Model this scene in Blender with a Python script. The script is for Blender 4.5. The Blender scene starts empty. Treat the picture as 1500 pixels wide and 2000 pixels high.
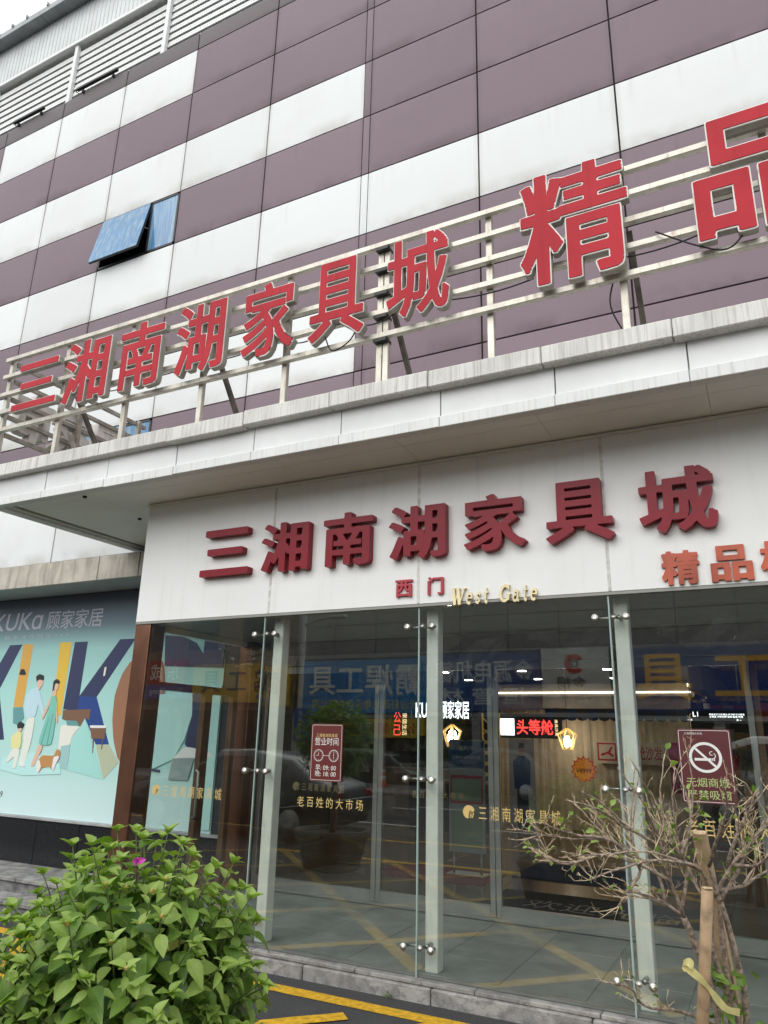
import bpy, bmesh, math, random
import numpy as np
from mathutils import Vector, Matrix
random.seed(7)
SC = bpy.context.scene
COL = SC.collection
R = math.radians

# ------------------------------------------------------------------ camera
cam = bpy.data.cameras.new('camera')
camo = bpy.data.objects.new('camera', cam)
COL.objects.link(camo)
SC.camera = camo
YAW, PIT, ROL = R(27.5187), R(16.9892), R(1.3291)
_f = Vector((-math.sin(YAW)*math.cos(PIT), math.cos(YAW)*math.cos(PIT), math.sin(PIT)))
_r = Vector((math.cos(YAW), math.sin(YAW), 0)); _u = _r.cross(_f)
_r2 = _r*math.cos(ROL)+_u*math.sin(ROL); _u2 = -_r*math.sin(ROL)+_u*math.cos(ROL)
CAMP = Vector((0, -5.366, 1.75))
m = Matrix((_r2, _u2, -_f)).transposed().to_4x4(); m.translation = CAMP
camo.matrix_world = m
cam.sensor_fit = 'VERTICAL'; cam.sensor_height = 32.0
cam.lens = 32.0*1431.33/2000.0
cam.clip_start = 0.05; cam.clip_end = 2000

# ------------------------------------------------------------------ sky, sun, exposure
w = bpy.data.worlds.new('World'); SC.world = w; w.use_nodes = True
nt = w.node_tree; nt.nodes.clear()
SUN_EL, SUN_AZ = R(40), R(192)          # azimuth clockwise from +y
out = nt.nodes.new('ShaderNodeOutputWorld'); bg = nt.nodes.new('ShaderNodeBackground')
sky = nt.nodes.new('ShaderNodeTexSky'); sky.sky_type = 'NISHITA'; sky.sun_disc = False
sky.sun_elevation = SUN_EL; sky.sun_rotation = SUN_AZ
sky.air_density = 1.0; sky.dust_density = 6.0; sky.ozone_density = 1.0
hs = nt.nodes.new('ShaderNodeHueSaturation'); hs.inputs['Saturation'].default_value = 0.22
cl = nt.nodes.new('ShaderNodeMix'); cl.data_type = 'RGBA'; cl.inputs[0].default_value = .8   # even cloud cover over the clear sky
cl.inputs[7].default_value = (9.6, 9.9, 10.0, 1)
nt.links.new(sky.outputs[0], hs.inputs['Color']); nt.links.new(hs.outputs[0], cl.inputs[6]); nt.links.new(cl.outputs[2], bg.inputs[0])
bg.inputs[1].default_value = 0.15
nt.links.new(bg.outputs[0], out.inputs[0])
sun = bpy.data.lights.new('sun', 'SUN'); suno = bpy.data.objects.new('sun', sun); COL.objects.link(suno)
sun.energy = 1.1; sun.angle = R(60); sun.color = (1.0, 0.985, 0.96)
sd = Vector((math.sin(SUN_AZ)*math.cos(SUN_EL), math.cos(SUN_AZ)*math.cos(SUN_EL), math.sin(SUN_EL)))
suno.rotation_euler = sd.to_track_quat('Z', 'Y').to_euler()
SC.view_settings.view_transform = 'Standard'; SC.view_settings.look = 'None'
SC.view_settings.exposure = 0.1; SC.view_settings.gamma = 1.0
SC.view_settings.use_curve_mapping = False
SC.cycles.transparent_max_bounces = 24
SC.cycles.max_bounces = 8; SC.cycles.diffuse_bounces = 4; SC.cycles.glossy_bounces = 4
SC.cycles.caustics_reflective = False; SC.cycles.caustics_refractive = False
SC.cycles.sample_clamp_indirect = 6

# ------------------------------------------------------------------ materials
def node_mat(name):
    mt = bpy.data.materials.new(name); mt.use_nodes = True
    n = mt.node_tree; n.nodes.clear()
    o = n.nodes.new('ShaderNodeOutputMaterial'); b = n.nodes.new('ShaderNodeBsdfPrincipled')
    n.links.new(b.outputs[0], o.inputs[0])
    return mt, n, b, o
def rgb(n, c):
    x = n.nodes.new('ShaderNodeRGB'); x.outputs[0].default_value = (*c, 1); return x.outputs[0]
def mix(n, fac, a, b, mode='MIX'):
    x = n.nodes.new('ShaderNodeMix'); x.data_type = 'RGBA'; x.blend_type = mode
    if isinstance(fac, (int, float)): x.inputs[0].default_value = fac
    else: n.links.new(fac, x.inputs[0])
    for k, v in ((6, a), (7, b)):
        if isinstance(v, tuple): x.inputs[k].default_value = (*v, 1)
        else: n.links.new(v, x.inputs[k])
    return x.outputs[2]
def mth(n, op, a, b=None, clamp=False):
    x = n.nodes.new('ShaderNodeMath'); x.operation = op; x.use_clamp = clamp
    for k, v in ((0, a), (1, b)):
        if v is None: continue
        if isinstance(v, (int, float)): x.inputs[k].default_value = v
        else: n.links.new(v, x.inputs[k])
    return x.outputs[0]
def mrange(n, v, a, b, c=0.0, d=1.0):
    x = n.nodes.new('ShaderNodeMapRange'); x.inputs[1].default_value = a; x.inputs[2].default_value = b
    x.inputs[3].default_value = c; x.inputs[4].default_value = d; x.interpolation_type = 'SMOOTHSTEP'
    n.links.new(v, x.inputs[0]); return x.outputs[0]
def noise(n, scale=(1, 1, 1), s=5.0, detail=4, rough=.55, vec=None):
    if vec is None:
        vec = n.nodes.new('ShaderNodeNewGeometry').outputs['Position']
    mp = n.nodes.new('ShaderNodeMapping'); mp.inputs['Scale'].default_value = scale
    n.links.new(vec, mp.inputs[0])
    x = n.nodes.new('ShaderNodeTexNoise'); x.inputs['Scale'].default_value = s
    x.inputs['Detail'].default_value = detail; x.inputs['Roughness'].default_value = rough
    n.links.new(mp.outputs[0], x.inputs['Vector']); return x.outputs[0]
def bump(n, b, h, strength, dist=.02):
    x = n.nodes.new('ShaderNodeBump'); x.inputs['Strength'].default_value = strength
    x.inputs['Distance'].default_value = dist
    n.links.new(h, x.inputs['Height']); n.links.new(x.outputs[0], b.inputs['Normal'])
MATS = {}
def mat(name, col, rough=.6, metal=0.0, var=.12, vs=4.0, streak=0.0, scol=(.2, .18, .15), sscale=(9, 9, .6),
        bmp=0.0, bs=60.0, spec=.5, emit=None, es=0.0, slo=.5, shi=.75):
    if name in MATS: return MATS[name]
    mt, n, b, o = node_mat(name)
    nz = noise(n, s=vs)
    dark = tuple(c*(1-var*2) for c in col); lite = tuple(min(c*(1+var), .95) for c in col)
    c = mix(n, mrange(n, nz, .3, .7), dark, lite) if var else rgb(n, col)
    if streak:
        s = mrange(n, noise(n, scale=sscale, s=1.6, detail=6, rough=.65), slo, shi)
        c = mix(n, mth(n, 'MULTIPLY', s, streak), c, scol)
    n.links.new(c, b.inputs['Base Color'])
    b.inputs['Roughness'].default_value = rough; b.inputs['Metallic'].default_value = metal
    b.inputs['Specular IOR Level'].default_value = spec
    if bmp: bump(n, b, noise(n, s=bs, detail=3), bmp)
    if emit:
        b.inputs['Emission Color'].default_value = (*emit, 1); b.inputs['Emission Strength'].default_value = es
    MATS[name] = mt; return mt
def panel_mat(name, col, dcol, dirt_shade=.5, rough=.42, spec=.5):
    mt, n, b, o = node_mat(name)
    tc = n.nodes.new('ShaderNodeTexCoord'); sp = n.nodes.new('ShaderNodeSeparateXYZ')
    n.links.new(tc.outputs['Generated'], sp.inputs[0])
    oi = n.nodes.new('ShaderNodeObjectInfo')
    z, x = sp.outputs[2], sp.outputs[0]
    n1 = noise(n, s=1.7, detail=6, rough=.6)
    st = noise(n, scale=(7, 7, .35), s=1.5, detail=6, rough=.65)
    low = mth(n, 'MULTIPLY', mrange(n, z, .24, 0.0), mrange(n, n1, .36, .66))  # bottom dirt, strengthened to paint in a soft shadow gradient
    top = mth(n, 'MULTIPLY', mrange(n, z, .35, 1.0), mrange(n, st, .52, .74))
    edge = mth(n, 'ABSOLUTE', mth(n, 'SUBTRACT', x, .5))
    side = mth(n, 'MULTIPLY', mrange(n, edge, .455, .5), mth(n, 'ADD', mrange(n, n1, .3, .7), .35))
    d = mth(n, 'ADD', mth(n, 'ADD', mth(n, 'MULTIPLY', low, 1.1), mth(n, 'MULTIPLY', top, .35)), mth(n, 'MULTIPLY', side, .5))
    d = mth(n, 'MULTIPLY', d, dirt_shade, clamp=True)
    v = mth(n, 'ADD', mth(n, 'MULTIPLY', oi.outputs['Random'], .10), .92)
    vv = n.nodes.new('ShaderNodeCombineColor')
    for k in range(3): n.links.new(v, vv.inputs[k])
    base = mix(n, 1.0, col, vv.outputs[0], 'MULTIPLY')
    base = mix(n, mth(n, 'MULTIPLY', mrange(n, noise(n, s=.8, detail=5), .4, .7), .12), base, dcol)
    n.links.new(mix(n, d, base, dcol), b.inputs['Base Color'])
    b.inputs['Roughness'].default_value = rough; b.inputs['Specular IOR Level'].default_value = spec
    bump(n, b, noise(n, s=1.1, detail=2), .10, .05)
    MATS[name] = mt; return mt
def glass_mat(name, tint, boost=1.0, base=.045):
    mt, n, b, o = node_mat(name); n.nodes.remove(b)
    lw = n.nodes.new('ShaderNodeLayerWeight'); lw.inputs[0].default_value = .5
    p5 = mth(n, 'POWER', lw.outputs['Facing'], 5.0)
    F = mth(n, 'ADD', mth(n, 'MULTIPLY', p5, 1-base), base*boost, clamp=True)
    tr = n.nodes.new('ShaderNodeBsdfTransparent'); tr.inputs[0].default_value = (*tint, 1)
    gl = n.nodes.new('ShaderNodeBsdfGlossy'); gl.inputs['Roughness'].default_value = .0
    gl.inputs[0].default_value = (.95, .97, .96, 1)
    bp = n.nodes.new('ShaderNodeBump'); bp.inputs['Strength'].default_value = .02; bp.inputs['Distance'].default_value = .02
    n.links.new(noise(n, s=.9, detail=1), bp.inputs['Height']); n.links.new(bp.outputs[0], gl.inputs['Normal'])
    mx = n.nodes.new('ShaderNodeMixShader'); n.links.new(F, mx.inputs[0])
    n.links.new(tr.outputs[0], mx.inputs[1]); n.links.new(gl.outputs[0], mx.inputs[2])
    n.links.new(mx.outputs[0], o.inputs[0]); MATS[name] = mt; return mt
def flat(name, col, rough=.5, emit=0.0, spec=.3):
    if name in MATS: return MATS[name]
    mt, n, b, o = node_mat(name)
    b.inputs['Base Color'].default_value = (*col, 1); b.inputs['Roughness'].default_value = rough
    b.inputs['Specular IOR Level'].default_value = spec
    if emit:
        b.inputs['Emission Color'].default_value = (*col, 1); b.inputs['Emission Strength'].default_value = emit
    MATS[name] = mt; return mt

PURPLE = panel_mat('purple_panel', (.215, .160, .187), (.12, .09, .10), .6, .5, .16)
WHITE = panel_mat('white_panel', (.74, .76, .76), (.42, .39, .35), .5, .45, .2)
GREYP = panel_mat('parapet_panel', (.15, .13, .135), (.10, .085, .085), .6, .5, .15)
JOINT = flat('joint_backing', (.035, .03, .03), .8)
CANW = mat('canopy_white', (.75, .76, .75), .45, spec=.25, var=.03, vs=2, streak=.55, scol=(.33, .30, .26), sscale=(26, 26, .9), slo=.48, shi=.8)
CANP = mat('canopy_panel', (.72, .73, .73), .4, var=.05, vs=1.2, streak=.35, scol=(.38, .35, .31), sscale=(3, 3, 2), slo=.58, shi=.8)
CAPM = mat('canopy_cap', (.70, .69, .66), .55, spec=.2, var=.06, vs=3, streak=.6, scol=(.30, .27, .23), sscale=(34, 34, 1.2), slo=.42, shi=.72)
SOFF = mat('soffit_panel', (.83, .83, .80), .5, var=.03, vs=1)
SEAM = flat('seam_dark', (.16, .15, .13), .8)
FASC = mat('fascia_white', (.85, .86, .85), .35, spec=.3, var=.02, vs=1.0, streak=.22, scol=(.5, .47, .42), sscale=(7, 7, .5), bmp=.25, bs=1.3, slo=.52, shi=.8)
STEEL = mat('frame_steel', (.56, .53, .46), .4, metal=.35, var=.1, vs=6, streak=.7, scol=(.26, .20, .14), sscale=(16, 16, 3))
DSTEEL = mat('frame_steel_dark', (.16, .14, .12), .55, metal=.3, var=.2, vs=8)
LRED = mat('upper_letter_red', (.46, .030, .042), .5, spec=.12, var=.06, vs=2, streak=.35, scol=(.22, .02, .025), sscale=(14, 14, .7))
LRIM = mat('upper_letter_rim', (.80, .79, .75), .5, spec=.3, var=.05, vs=4, streak=.6, scol=(.30, .19, .11), sscale=(14, 14, 5), slo=.56, shi=.7)
LRET_SHADE = mat('upper_letter_return_shade', (.40, .385, .34), .5, spec=.3, var=.06, vs=4, streak=.5, scol=(.22, .15, .09), sscale=(10, 10, 4))  # return metal darkened so the shade of the undersides is in the colour
ACRY = mat('acrylic_red', (.25, .016, .028), .32, var=.06, vs=2, spec=.2)
RED2 = mat('small_letter_red', (.42, .022, .04), .35, var=.05)
GOLD = mat('gold_metal', (.80, .68, .42), .4, metal=.3, var=.06)
COPPER = mat('orange_metal', (.44, .085, .04), .35, metal=.2, var=.2, vs=3)
BROWN = mat('brown_metal', (.27, .135, .085), .24, metal=.75, var=.12, vs=3, streak=.3, scol=(.30, .17, .12), sscale=(3, 3, 1))
COLM = mat('column_paint', (.83, .85, .77), .5, var=.04, vs=5, streak=.3, scol=(.36, .36, .30), sscale=(9, 9, 1))
CHROME = mat('stainless', (.46, .45, .42), .36, metal=1.0, var=.08)
ALU = mat('door_aluminium', (.42, .42, .40), .35, metal=.7, var=.06)
GLASS = glass_mat('clear_glass', (.955, .975, .965), 2.1)
DGLASS = glass_mat('door_glass', (.93, .95, .94), .8)
BLUEG = mat('blue_coated_glass', (.085, .23, .42), .12, var=.06, vs=2, streak=.6, scol=(.38, .45, .48), sscale=(15, 15, .9), spec=.5, slo=.44, shi=.66)
ASPH = mat('asphalt', (.055, .055, .058), .85, var=.3, vs=90, streak=.35, scol=(.11, .11, .11), sscale=(1.2, 1.2, 1), bmp=.55, bs=140)
YELP = mat('yellow_paint', (.70, .41, .03), .7, spec=.2, var=.14, vs=24, streak=.8, scol=(.09, .08, .06), sscale=(22, 22, 22), bmp=.4, bs=140, slo=.60, shi=.70)
WORN_DIM = mat('worn_dimmed_yellow_paint', (.42, .29, .075), .8, spec=.2, var=.2, vs=18, streak=.9, scol=(.075, .07, .06), sscale=(16, 16, 16), bmp=.4, bs=140, slo=.50, shi=.62)  # chipped yellow, its colour also dulled to weaken the reflection
WHTP = mat('white_road_paint', (.62, .62, .60), .7, var=.12, vs=30)
KERB = mat('kerb_stone', (.27, .26, .25), .8, var=.18, vs=12, streak=.7, scol=(.42, .40, .37), sscale=(3, 3, 5), bmp=.3, bs=70, slo=.52, shi=.6)
STONE = mat('ledge_stone', (.55, .51, .44), .7, var=.08, vs=5, streak=.75, scol=(.26, .22, .17), sscale=(5, 5, .8), bmp=.1, bs=60, slo=.44, shi=.7)
TILE = mat('slate_tile', (.25, .27, .25), .5, var=.15, vs=3, streak=.4, scol=(.34, .36, .33), sscale=(1.5, 6, 1), bmp=.1, bs=50)
GRAN = mat('black_granite', (.018, .019, .022), .22, var=.3, vs=60, spec=.5)
PLAT = mat('platform_stone', (.30, .29, .28), .8, var=.2, vs=8, streak=.5, scol=(.16, .15, .14), sscale=(3, 3, 3), bmp=.2, bs=50)
LOUV = mat('louvre_white', (.74, .75, .74), .45, var=.03, vs=10)
CORR = mat('corrugated_white', (.62, .65, .65), .45, var=.04, vs=2, streak=.35, scol=(.42, .42, .40), sscale=(10, 10, .3))
GUT = mat('eave_grey', (.32, .34, .35), .5, var=.08)
BLACKM = mat('black_metal', (.02, .02, .02), .5, var=.2)
WIRE = flat('black_cable', (.015, .015, .015), .6)

# ------------------------------------------------------------------ mesh helpers
def link(o, parent=None):
    COL.objects.link(o)
    if parent is not None: o.parent = parent
    return o
def empty(name, loc=(0, 0, 0)):
    o = bpy.data.objects.new(name, None); o.location = loc; o.empty_display_size = .1
    COL.objects.link(o); return o
def tag(o, label=None, cat=None, group=None, kind=None):
    if label: o['label'] = label
    if cat: o['category'] = cat
    if group: o['group'] = group
    if kind: o['kind'] = kind
    return o
def thing(name, label, cat, group=None, loc=(0, 0, 0)):
    return tag(empty(name, loc), label, cat, group)
class MB:
    def __init__(s): s.v = []; s.f = []; s.sm = []
    def add(s, vs, fs, smooth=False):
        k = len(s.v); s.v += [tuple(p) for p in vs]; s.f += [tuple(i+k for i in f) for f in fs]; s.sm += [smooth]*len(fs)
        return s
    def box(s, x0, x1, y0, y1, z0, z1):
        return s.add([(x0, y0, z0), (x1, y0, z0), (x1, y1, z0), (x0, y1, z0), (x0, y0, z1), (x1, y0, z1), (x1, y1, z1), (x0, y1, z1)],
              [(0, 3, 2, 1), (4, 5, 6, 7), (0, 1, 5, 4), (1, 2, 6, 5), (2, 3, 7, 6), (3, 0, 4, 7)])
    def bbox(s, x0, x1, y0, y1, z0, z1, b=.004):     # box with chamfered edges
        bm = bmesh.new(); bmesh.ops.create_cube(bm, size=1)
        for v in bm.verts:
            v.co = (x0 if v.co.x < 0 else x1, y0 if v.co.y < 0 else y1, z0 if v.co.z < 0 else z1)
        bmesh.ops.bevel(bm, geom=bm.edges[:], offset=b, segments=1, affect='EDGES', profile=.5)
        bm.verts.index_update()
        s.add([v.co[:] for v in bm.verts], [[v.index for v in f.verts] for f in bm.faces]); bm.free(); return s
    def bar(s, a, b, wd, ht):                       # square bar between two points
        a, b = Vector(a), Vector(b); d = (b-a).normalized()
        up = Vector((0, 0, 1)) if abs(d.z) < .95 else Vector((0, 1, 0))
        x = d.cross(up).normalized()*wd/2; y = x.cross(d).normalized()*ht/2
        vs = [p+q for p in (a, b) for q in (-x-y, x-y, x+y, -x+y)]
        return s.add(vs, [(0, 1, 2, 3), (7, 6, 5, 4), (0, 4, 5, 1), (1, 5, 6, 2), (2, 6, 7, 3), (3, 7, 4, 0)])
    def tube(s, pts, rad, n=6, cap=True):
        pts = [Vector(p) for p in pts]; rad = rad if hasattr(rad, '__len__') else [rad]*len(pts)
        vs = []; x = None
        for i, p in enumerate(pts):
            d = (pts[min(i+1, len(pts)-1)]-pts[max(i-1, 0)]).normalized()
            if x is None: x = d.orthogonal().normalized()
            x = (x-d*x.dot(d)).normalized(); y = d.cross(x)
            vs += [p+(x*math.cos(2*math.pi*k/n)+y*math.sin(2*math.pi*k/n))*rad[i] for k in range(n)]
        fs = [(i*n+k, i*n+(k+1) % n, (i+1)*n+(k+1) % n, (i+1)*n+k) for i in range(len(pts)-1) for k in range(n)]
        if cap: fs += [tuple(range(n-1, -1, -1)), tuple((len(pts)-1)*n+k for k in range(n))]
        return s.add(vs, fs, True)
    def lathe(s, prof, c=(0, 0, 0), n=20, axis='z'):
        vs = []
        for r, h in prof:
            for k in range(n):
                a = 2*math.pi*k/n; p = (r*math.cos(a), r*math.sin(a), h)
                if axis == 'y': p = (p[0], p[2], p[1])
                if axis == 'x': p = (p[2], p[0], p[1])
                vs.append((p[0]+c[0], p[1]+c[1], p[2]+c[2]))
        fs = [(i*n+k, i*n+(k+1) % n, (i+1)*n+(k+1) % n, (i+1)*n+k) for i in range(len(prof)-1) for k in range(n)]
        fs += [tuple(range(n-1, -1, -1)), tuple((len(prof)-1)*n+k for k in range(n))]
        return s.add(vs, fs, True)
    def prism(s, pts, y0, y1):                       # polygon in xz extruded along y
        n = len(pts)
        return s.add([(p[0], y0, p[1]) for p in pts]+[(p[0], y1, p[1]) for p in pts],
              [tuple(range(n)), tuple(range(2*n-1, n-1, -1))]+[(n+k, n+(k+1) % n, (k+1) % n, k) for k in range(n)])
    def mesh(s, name, mt):
        me = bpy.data.meshes.new(name); me.from_pydata(s.v, [], s.f)
        if mt: me.materials.append(mt)
        me.polygons.foreach_set('use_smooth', s.sm); me.update(); return me
    def build(s, name, mt, parent=None, fixn=True):
        me = s.mesh(name, mt)
        if fixn:
            bm = bmesh.new(); bm.from_mesh(me); bmesh.ops.recalc_face_normals(bm, faces=bm.faces); bm.to_mesh(me); bm.free()
        return link(bpy.data.objects.new(name, me), parent)
def boxo(name, mt, parent, *a, b=0):
    return (MB().bbox(*a, b=b) if b else MB().box(*a)).build(name, mt, parent)

def smooth(pts, k=4):
    P_ = [Vector(p) for p in pts]; P_ = [P_[0]*2-P_[1]]+P_+[P_[-1]*2-P_[-2]]; o = []
    for i in range(1, len(P_)-2):
        a, b_, c, d = P_[i-1:i+3]
        for q in range(k):
            u = q/k; o.append(.5*((2*b_)+(c-a)*u+(2*a-5*b_+4*c-d)*u*u+(3*b_-a-3*c+d)*u**3))
    return o+[P_[-2]]
# ---- text
TMP = bpy.data.scenes.new('letter_workshop')
def to_mesh(cu):
    o = bpy.data.objects.new('c', cu); TMP.collection.objects.link(o)
    vl = TMP.view_layers[0]; vl.update()
    me = bpy.data.meshes.new_from_object(o.evaluated_get(vl.depsgraph))
    bpy.data.objects.remove(o); bpy.data.curves.remove(cu); return me
def text_raw(s, off=0.0, res=3):
    cu = bpy.data.curves.new('text', 'FONT'); cu.body = s; cu.size = 1; cu.resolution_u = res; cu.offset = off
    return to_mesh(cu)
TCACHE = {}
def text(name, s, org, ux, h=None, width=None, mt=None, parent=None, uz=(0, 0, 1), shear=0.0, anchor='l', off=0.0):
    """flat vinyl or painted lettering: org = lower left corner, ux = reading direction"""
    key = (s, off)
    if key not in TCACHE:
        me = text_raw(s, off)
        co = np.zeros(len(me.vertices)*3); me.vertices.foreach_get('co', co); co = co.reshape(-1, 3)
        TCACHE[key] = (co, [tuple(p.vertices) for p in me.polygons]); bpy.data.meshes.remove(me)
    co, fs = TCACHE[key]
    lo, hi = co.min(0), co.max(0); sz = hi-lo
    sy = (h/sz[1]) if h else width/sz[0]; sx = (width/sz[0]) if width else sy
    ux, uz, org = Vector(ux), Vector(uz), Vector(org)
    vs = [org+ux*(((p[0]-lo[0])+shear*(p[1]-lo[1]))*sx)+uz*((p[1]-lo[1])*sy) for p in co]
    return MB().add(vs, fs).build(name, mt, parent, fixn=False)

# ---- heavy sign letters: glyph outlines thickened through a distance field
def loops_from_field(F, lev, x0, y0, st):
    ny, nx = F.shape; segs = {}
    def P(ax, ay, bx, by):
        a, b = F[ay, ax], F[by, bx]; t = (lev-a)/(b-a)
        return (round(x0+(ax+(bx-ax)*t)*st, 6), round(y0+(ay+(by-ay)*t)*st, 6))
    I = F < lev
    code = I[:-1, :-1]*1+I[:-1, 1:]*2+I[1:, 1:]*4+I[1:, :-1]*8
    for j, i in zip(*np.nonzero((code > 0) & (code < 15))):
        c = code[j, i]
        e = {0: lambda: P(i, j, i+1, j), 1: lambda: P(i+1, j, i+1, j+1), 2: lambda: P(i, j+1, i+1, j+1), 3: lambda: P(i, j, i, j+1)}
        T = {1: [(0, 3)], 2: [(1, 0)], 3: [(1, 3)], 4: [(2, 1)], 5: [(0, 3), (2, 1)], 6: [(2, 0)], 7: [(2, 3)], 8: [(3, 2)], 9: [(0, 2)], 10: [(1, 0), (3, 2)], 11: [(1, 2)], 12: [(3, 1)], 13: [(0, 1)], 14: [(3, 0)]}[int(c)]
        for a, b in T: segs.setdefault(e[a](), []).append(e[b]())
    loops = []
    while segs:
        s0 = next(iter(segs)); lp = [s0]; cur = s0
        while cur in segs:
            nx_ = segs[cur].pop()
            if not segs[cur]: del segs[cur]
            cur = nx_
            if cur == s0: break
            lp.append(cur)
        if len(lp) > 8: loops.append(lp)
    return loops
def simplify(lp, eps):
    P = np.array(lp)
    k = int(np.argmax(((P-P.mean(0))**2).sum(1))); P = np.roll(P, -k, 0)
    P = np.vstack([P, P[:1]])
    keep = np.zeros(len(P), bool); keep[0] = keep[-1] = True
    far = int(np.argmax(((P-P[0])**2).sum(1))); keep[far] = True
    st = [(0, far), (far, len(P)-1)]
    while st:
        a, b = st.pop()
        if b-a < 2: continue
        d = P[b]-P[a]; q = P[a+1:b]-P[a]; L = np.hypot(*d)
        dist = np.abs(d[0]*q[:, 1]-d[1]*q[:, 0])/L if L > 1e-9 else np.hypot(q[:, 0], q[:, 1])
        m_ = int(np.argmax(dist))
        if dist[m_] > eps: keep[a+1+m_] = True; st += [(a, a+1+m_), (a+1+m_, b)]
    return P[keep][:-1]
GC = {}
def glyph(ch, ax, ay, inset):
    key = (ch, ax, ay, inset)
    if key in GC: return GC[key]
    me = text_raw(ch, 0, 4); me.calc_loop_triangles()
    co = np.array([v.co[:2] for v in me.vertices]); tr = np.array([t.vertices[:] for t in me.loop_triangles])
    cnt = {}
    for p in me.polygons:
        for e in p.edge_keys: cnt[e] = cnt.get(e, 0)+1
    bs = []
    for (a, b), c in cnt.items():
        if c == 1:
            L = np.hypot(*(co[a]-co[b])); k = max(2, int(L/.02)+1)
            bs.append(co[a]+(co[b]-co[a])*np.linspace(0, 1, k)[:, None])
    B = np.vstack(bs).astype(np.float32); bpy.data.meshes.remove(me)
    st = .0105; x0, y0 = co.min(0)-.07; x1, y1 = co.max(0)+.07
    X, Y = np.meshgrid(np.arange(x0, x1, st), np.arange(y0, y1, st)); pts = np.stack([X.ravel(), Y.ravel()], 1).astype(np.float32)
    ins = np.zeros(len(pts), bool)
    for t in tr:
        a, b, c = co[t]
        d1 = (pts[:, 0]-b[0])*(a[1]-b[1])-(a[0]-b[0])*(pts[:, 1]-b[1])
        d2 = (pts[:, 0]-c[0])*(b[1]-c[1])-(b[0]-c[0])*(pts[:, 1]-c[1])
        d3 = (pts[:, 0]-a[0])*(c[1]-a[1])-(c[0]-a[0])*(pts[:, 1]-a[1])
        ins |= ~(((d1 < 0) | (d2 < 0) | (d3 < 0)) & ((d1 > 0) | (d2 > 0) | (d3 > 0)))
    res = []
    for q in ([0, inset] if inset else [0]):
        bx_, by_ = ax-q, ay-q
        D = np.full(len(pts), 9e9, np.float32)
        for k in range(0, len(pts), 4000):
            dx = np.abs(pts[k:k+4000, None, 0]-B[None, :, 0])/bx_; dy = np.abs(pts[k:k+4000, None, 1]-B[None, :, 1])/by_
            D[k:k+4000] = (np.maximum(dx, dy)*.62+np.hypot(dx, dy)*.38).min(1)
        F = np.where(ins, -D, D).reshape(X.shape)
        res.append([simplify(l, .0035) for l in loops_from_field(F, 1.0, x0, y0, st)])
    GC[key] = res; return res
def loops_mesh(loops, depth, bev=0.0):
    cu = bpy.data.curves.new('c', 'CURVE'); cu.dimensions = '2D'; cu.fill_mode = 'BOTH'; cu.extrude = depth/2
    cu.bevel_depth = bev; cu.bevel_resolution = 0
    for lp in loops:
        s = cu.splines.new('POLY'); s.points.add(len(lp)-1); s.use_cyclic_u = True
        s.points.foreach_set('co', np.hstack([lp, np.zeros((len(lp), 1)), np.ones((len(lp), 1))]).ravel())
    me = to_mesh(cu)
    co = np.zeros(len(me.vertices)*3); me.vertices.foreach_get('co', co); fs = [tuple(p.vertices) for p in me.polygons]
    bpy.data.meshes.remove(me); return co.reshape(-1, 3), fs
def sign_letter(ch, x0, x1, z0, z1, yb, depth, parent, body, face=None, wt=(.034, .026), inset=.016, bev=0.0, name='sign_letter', O=None, ux=(1, 0, 0), n=(0, -1, 0), fdep=.006):
    """solid letter whose outline fills x0..x1, z0..z1; back plane at yb, growing along n"""
    lo_hi = None; g = glyph(ch, wt[0], wt[1], inset if face else 0)
    al = np.vstack(g[0]); lo, hi = al.min(0), al.max(0)
    sx, sz = (x1-x0)/(hi[0]-lo[0]), (z1-z0)/(hi[1]-lo[1])
    def mapped(loops, d0, d1, bv=0.0):
        lp = [np.stack([(l[:, 0]-lo[0])*sx+x0, (l[:, 1]-lo[1])*sz+z0], 1) for l in loops]
        co, fs = loops_mesh(lp, d1-d0-2*bv, bv); co[:, 2] += (d0+d1)/2
        U, N = Vector(ux), Vector(n); o = Vector(O) if O else Vector((0, 0, 0))
        base = Vector((0, yb, 0)) if O is None else o
        return [base+U*p[0]+Vector((0, 0, p[1]))+N*p[2] for p in co], fs
    if not face: return MB().add(*mapped(g[0], 0, depth, bev)).build(name, body, parent)
    b = MB().add(*mapped(g[0], 0, depth-.009, bev)).build(name, LRET_SHADE if body is LRIM else body, parent)
    MB().add(*mapped(g[0], depth-.009, depth)).build('letter_rim', body, b)
    if face:
        MB().add(*mapped(g[1], depth, depth+fdep)).build('letter_face', face, b)
    return b

# ================================================================== THE SETTING
def struct(o): o['kind'] = 'structure'; return o
def sstep(a, b, x):
    t = max(0, min(1, (x-a)/(b-a))); return t*t*(3-2*t)
xs = [-400, -120, -50, -25, -16, -12, -10, -9, -8.4]+[-8.1+.15*k for k in range(14)]+[-5.5, -4, -2, 0, 3, 8, 20, 60, 400]
ys = [-400, -120, -60, -30, -20, -12, -8, -5, -4, -3, -2.5, -2, -1.5, -1, -.5, 0, 1, 2, 4, 10, 40, 200, 400]
def gz(x, y): return -.26*sstep(-6.6, -7.7, x)*sstep(-3.0, -1.2, y)*sstep(-30, -14, x)
v = [(x, y, gz(x, y)) for y in ys for x in xs]; nx = len(xs)
f = [(j*nx+i, j*nx+i+1, (j+1)*nx+i+1, (j+1)*nx+i) for j in range(len(ys)-1) for i in range(nx-1)]
struct(MB().add(v, f).build('road', ASPH, fixn=False))
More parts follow.
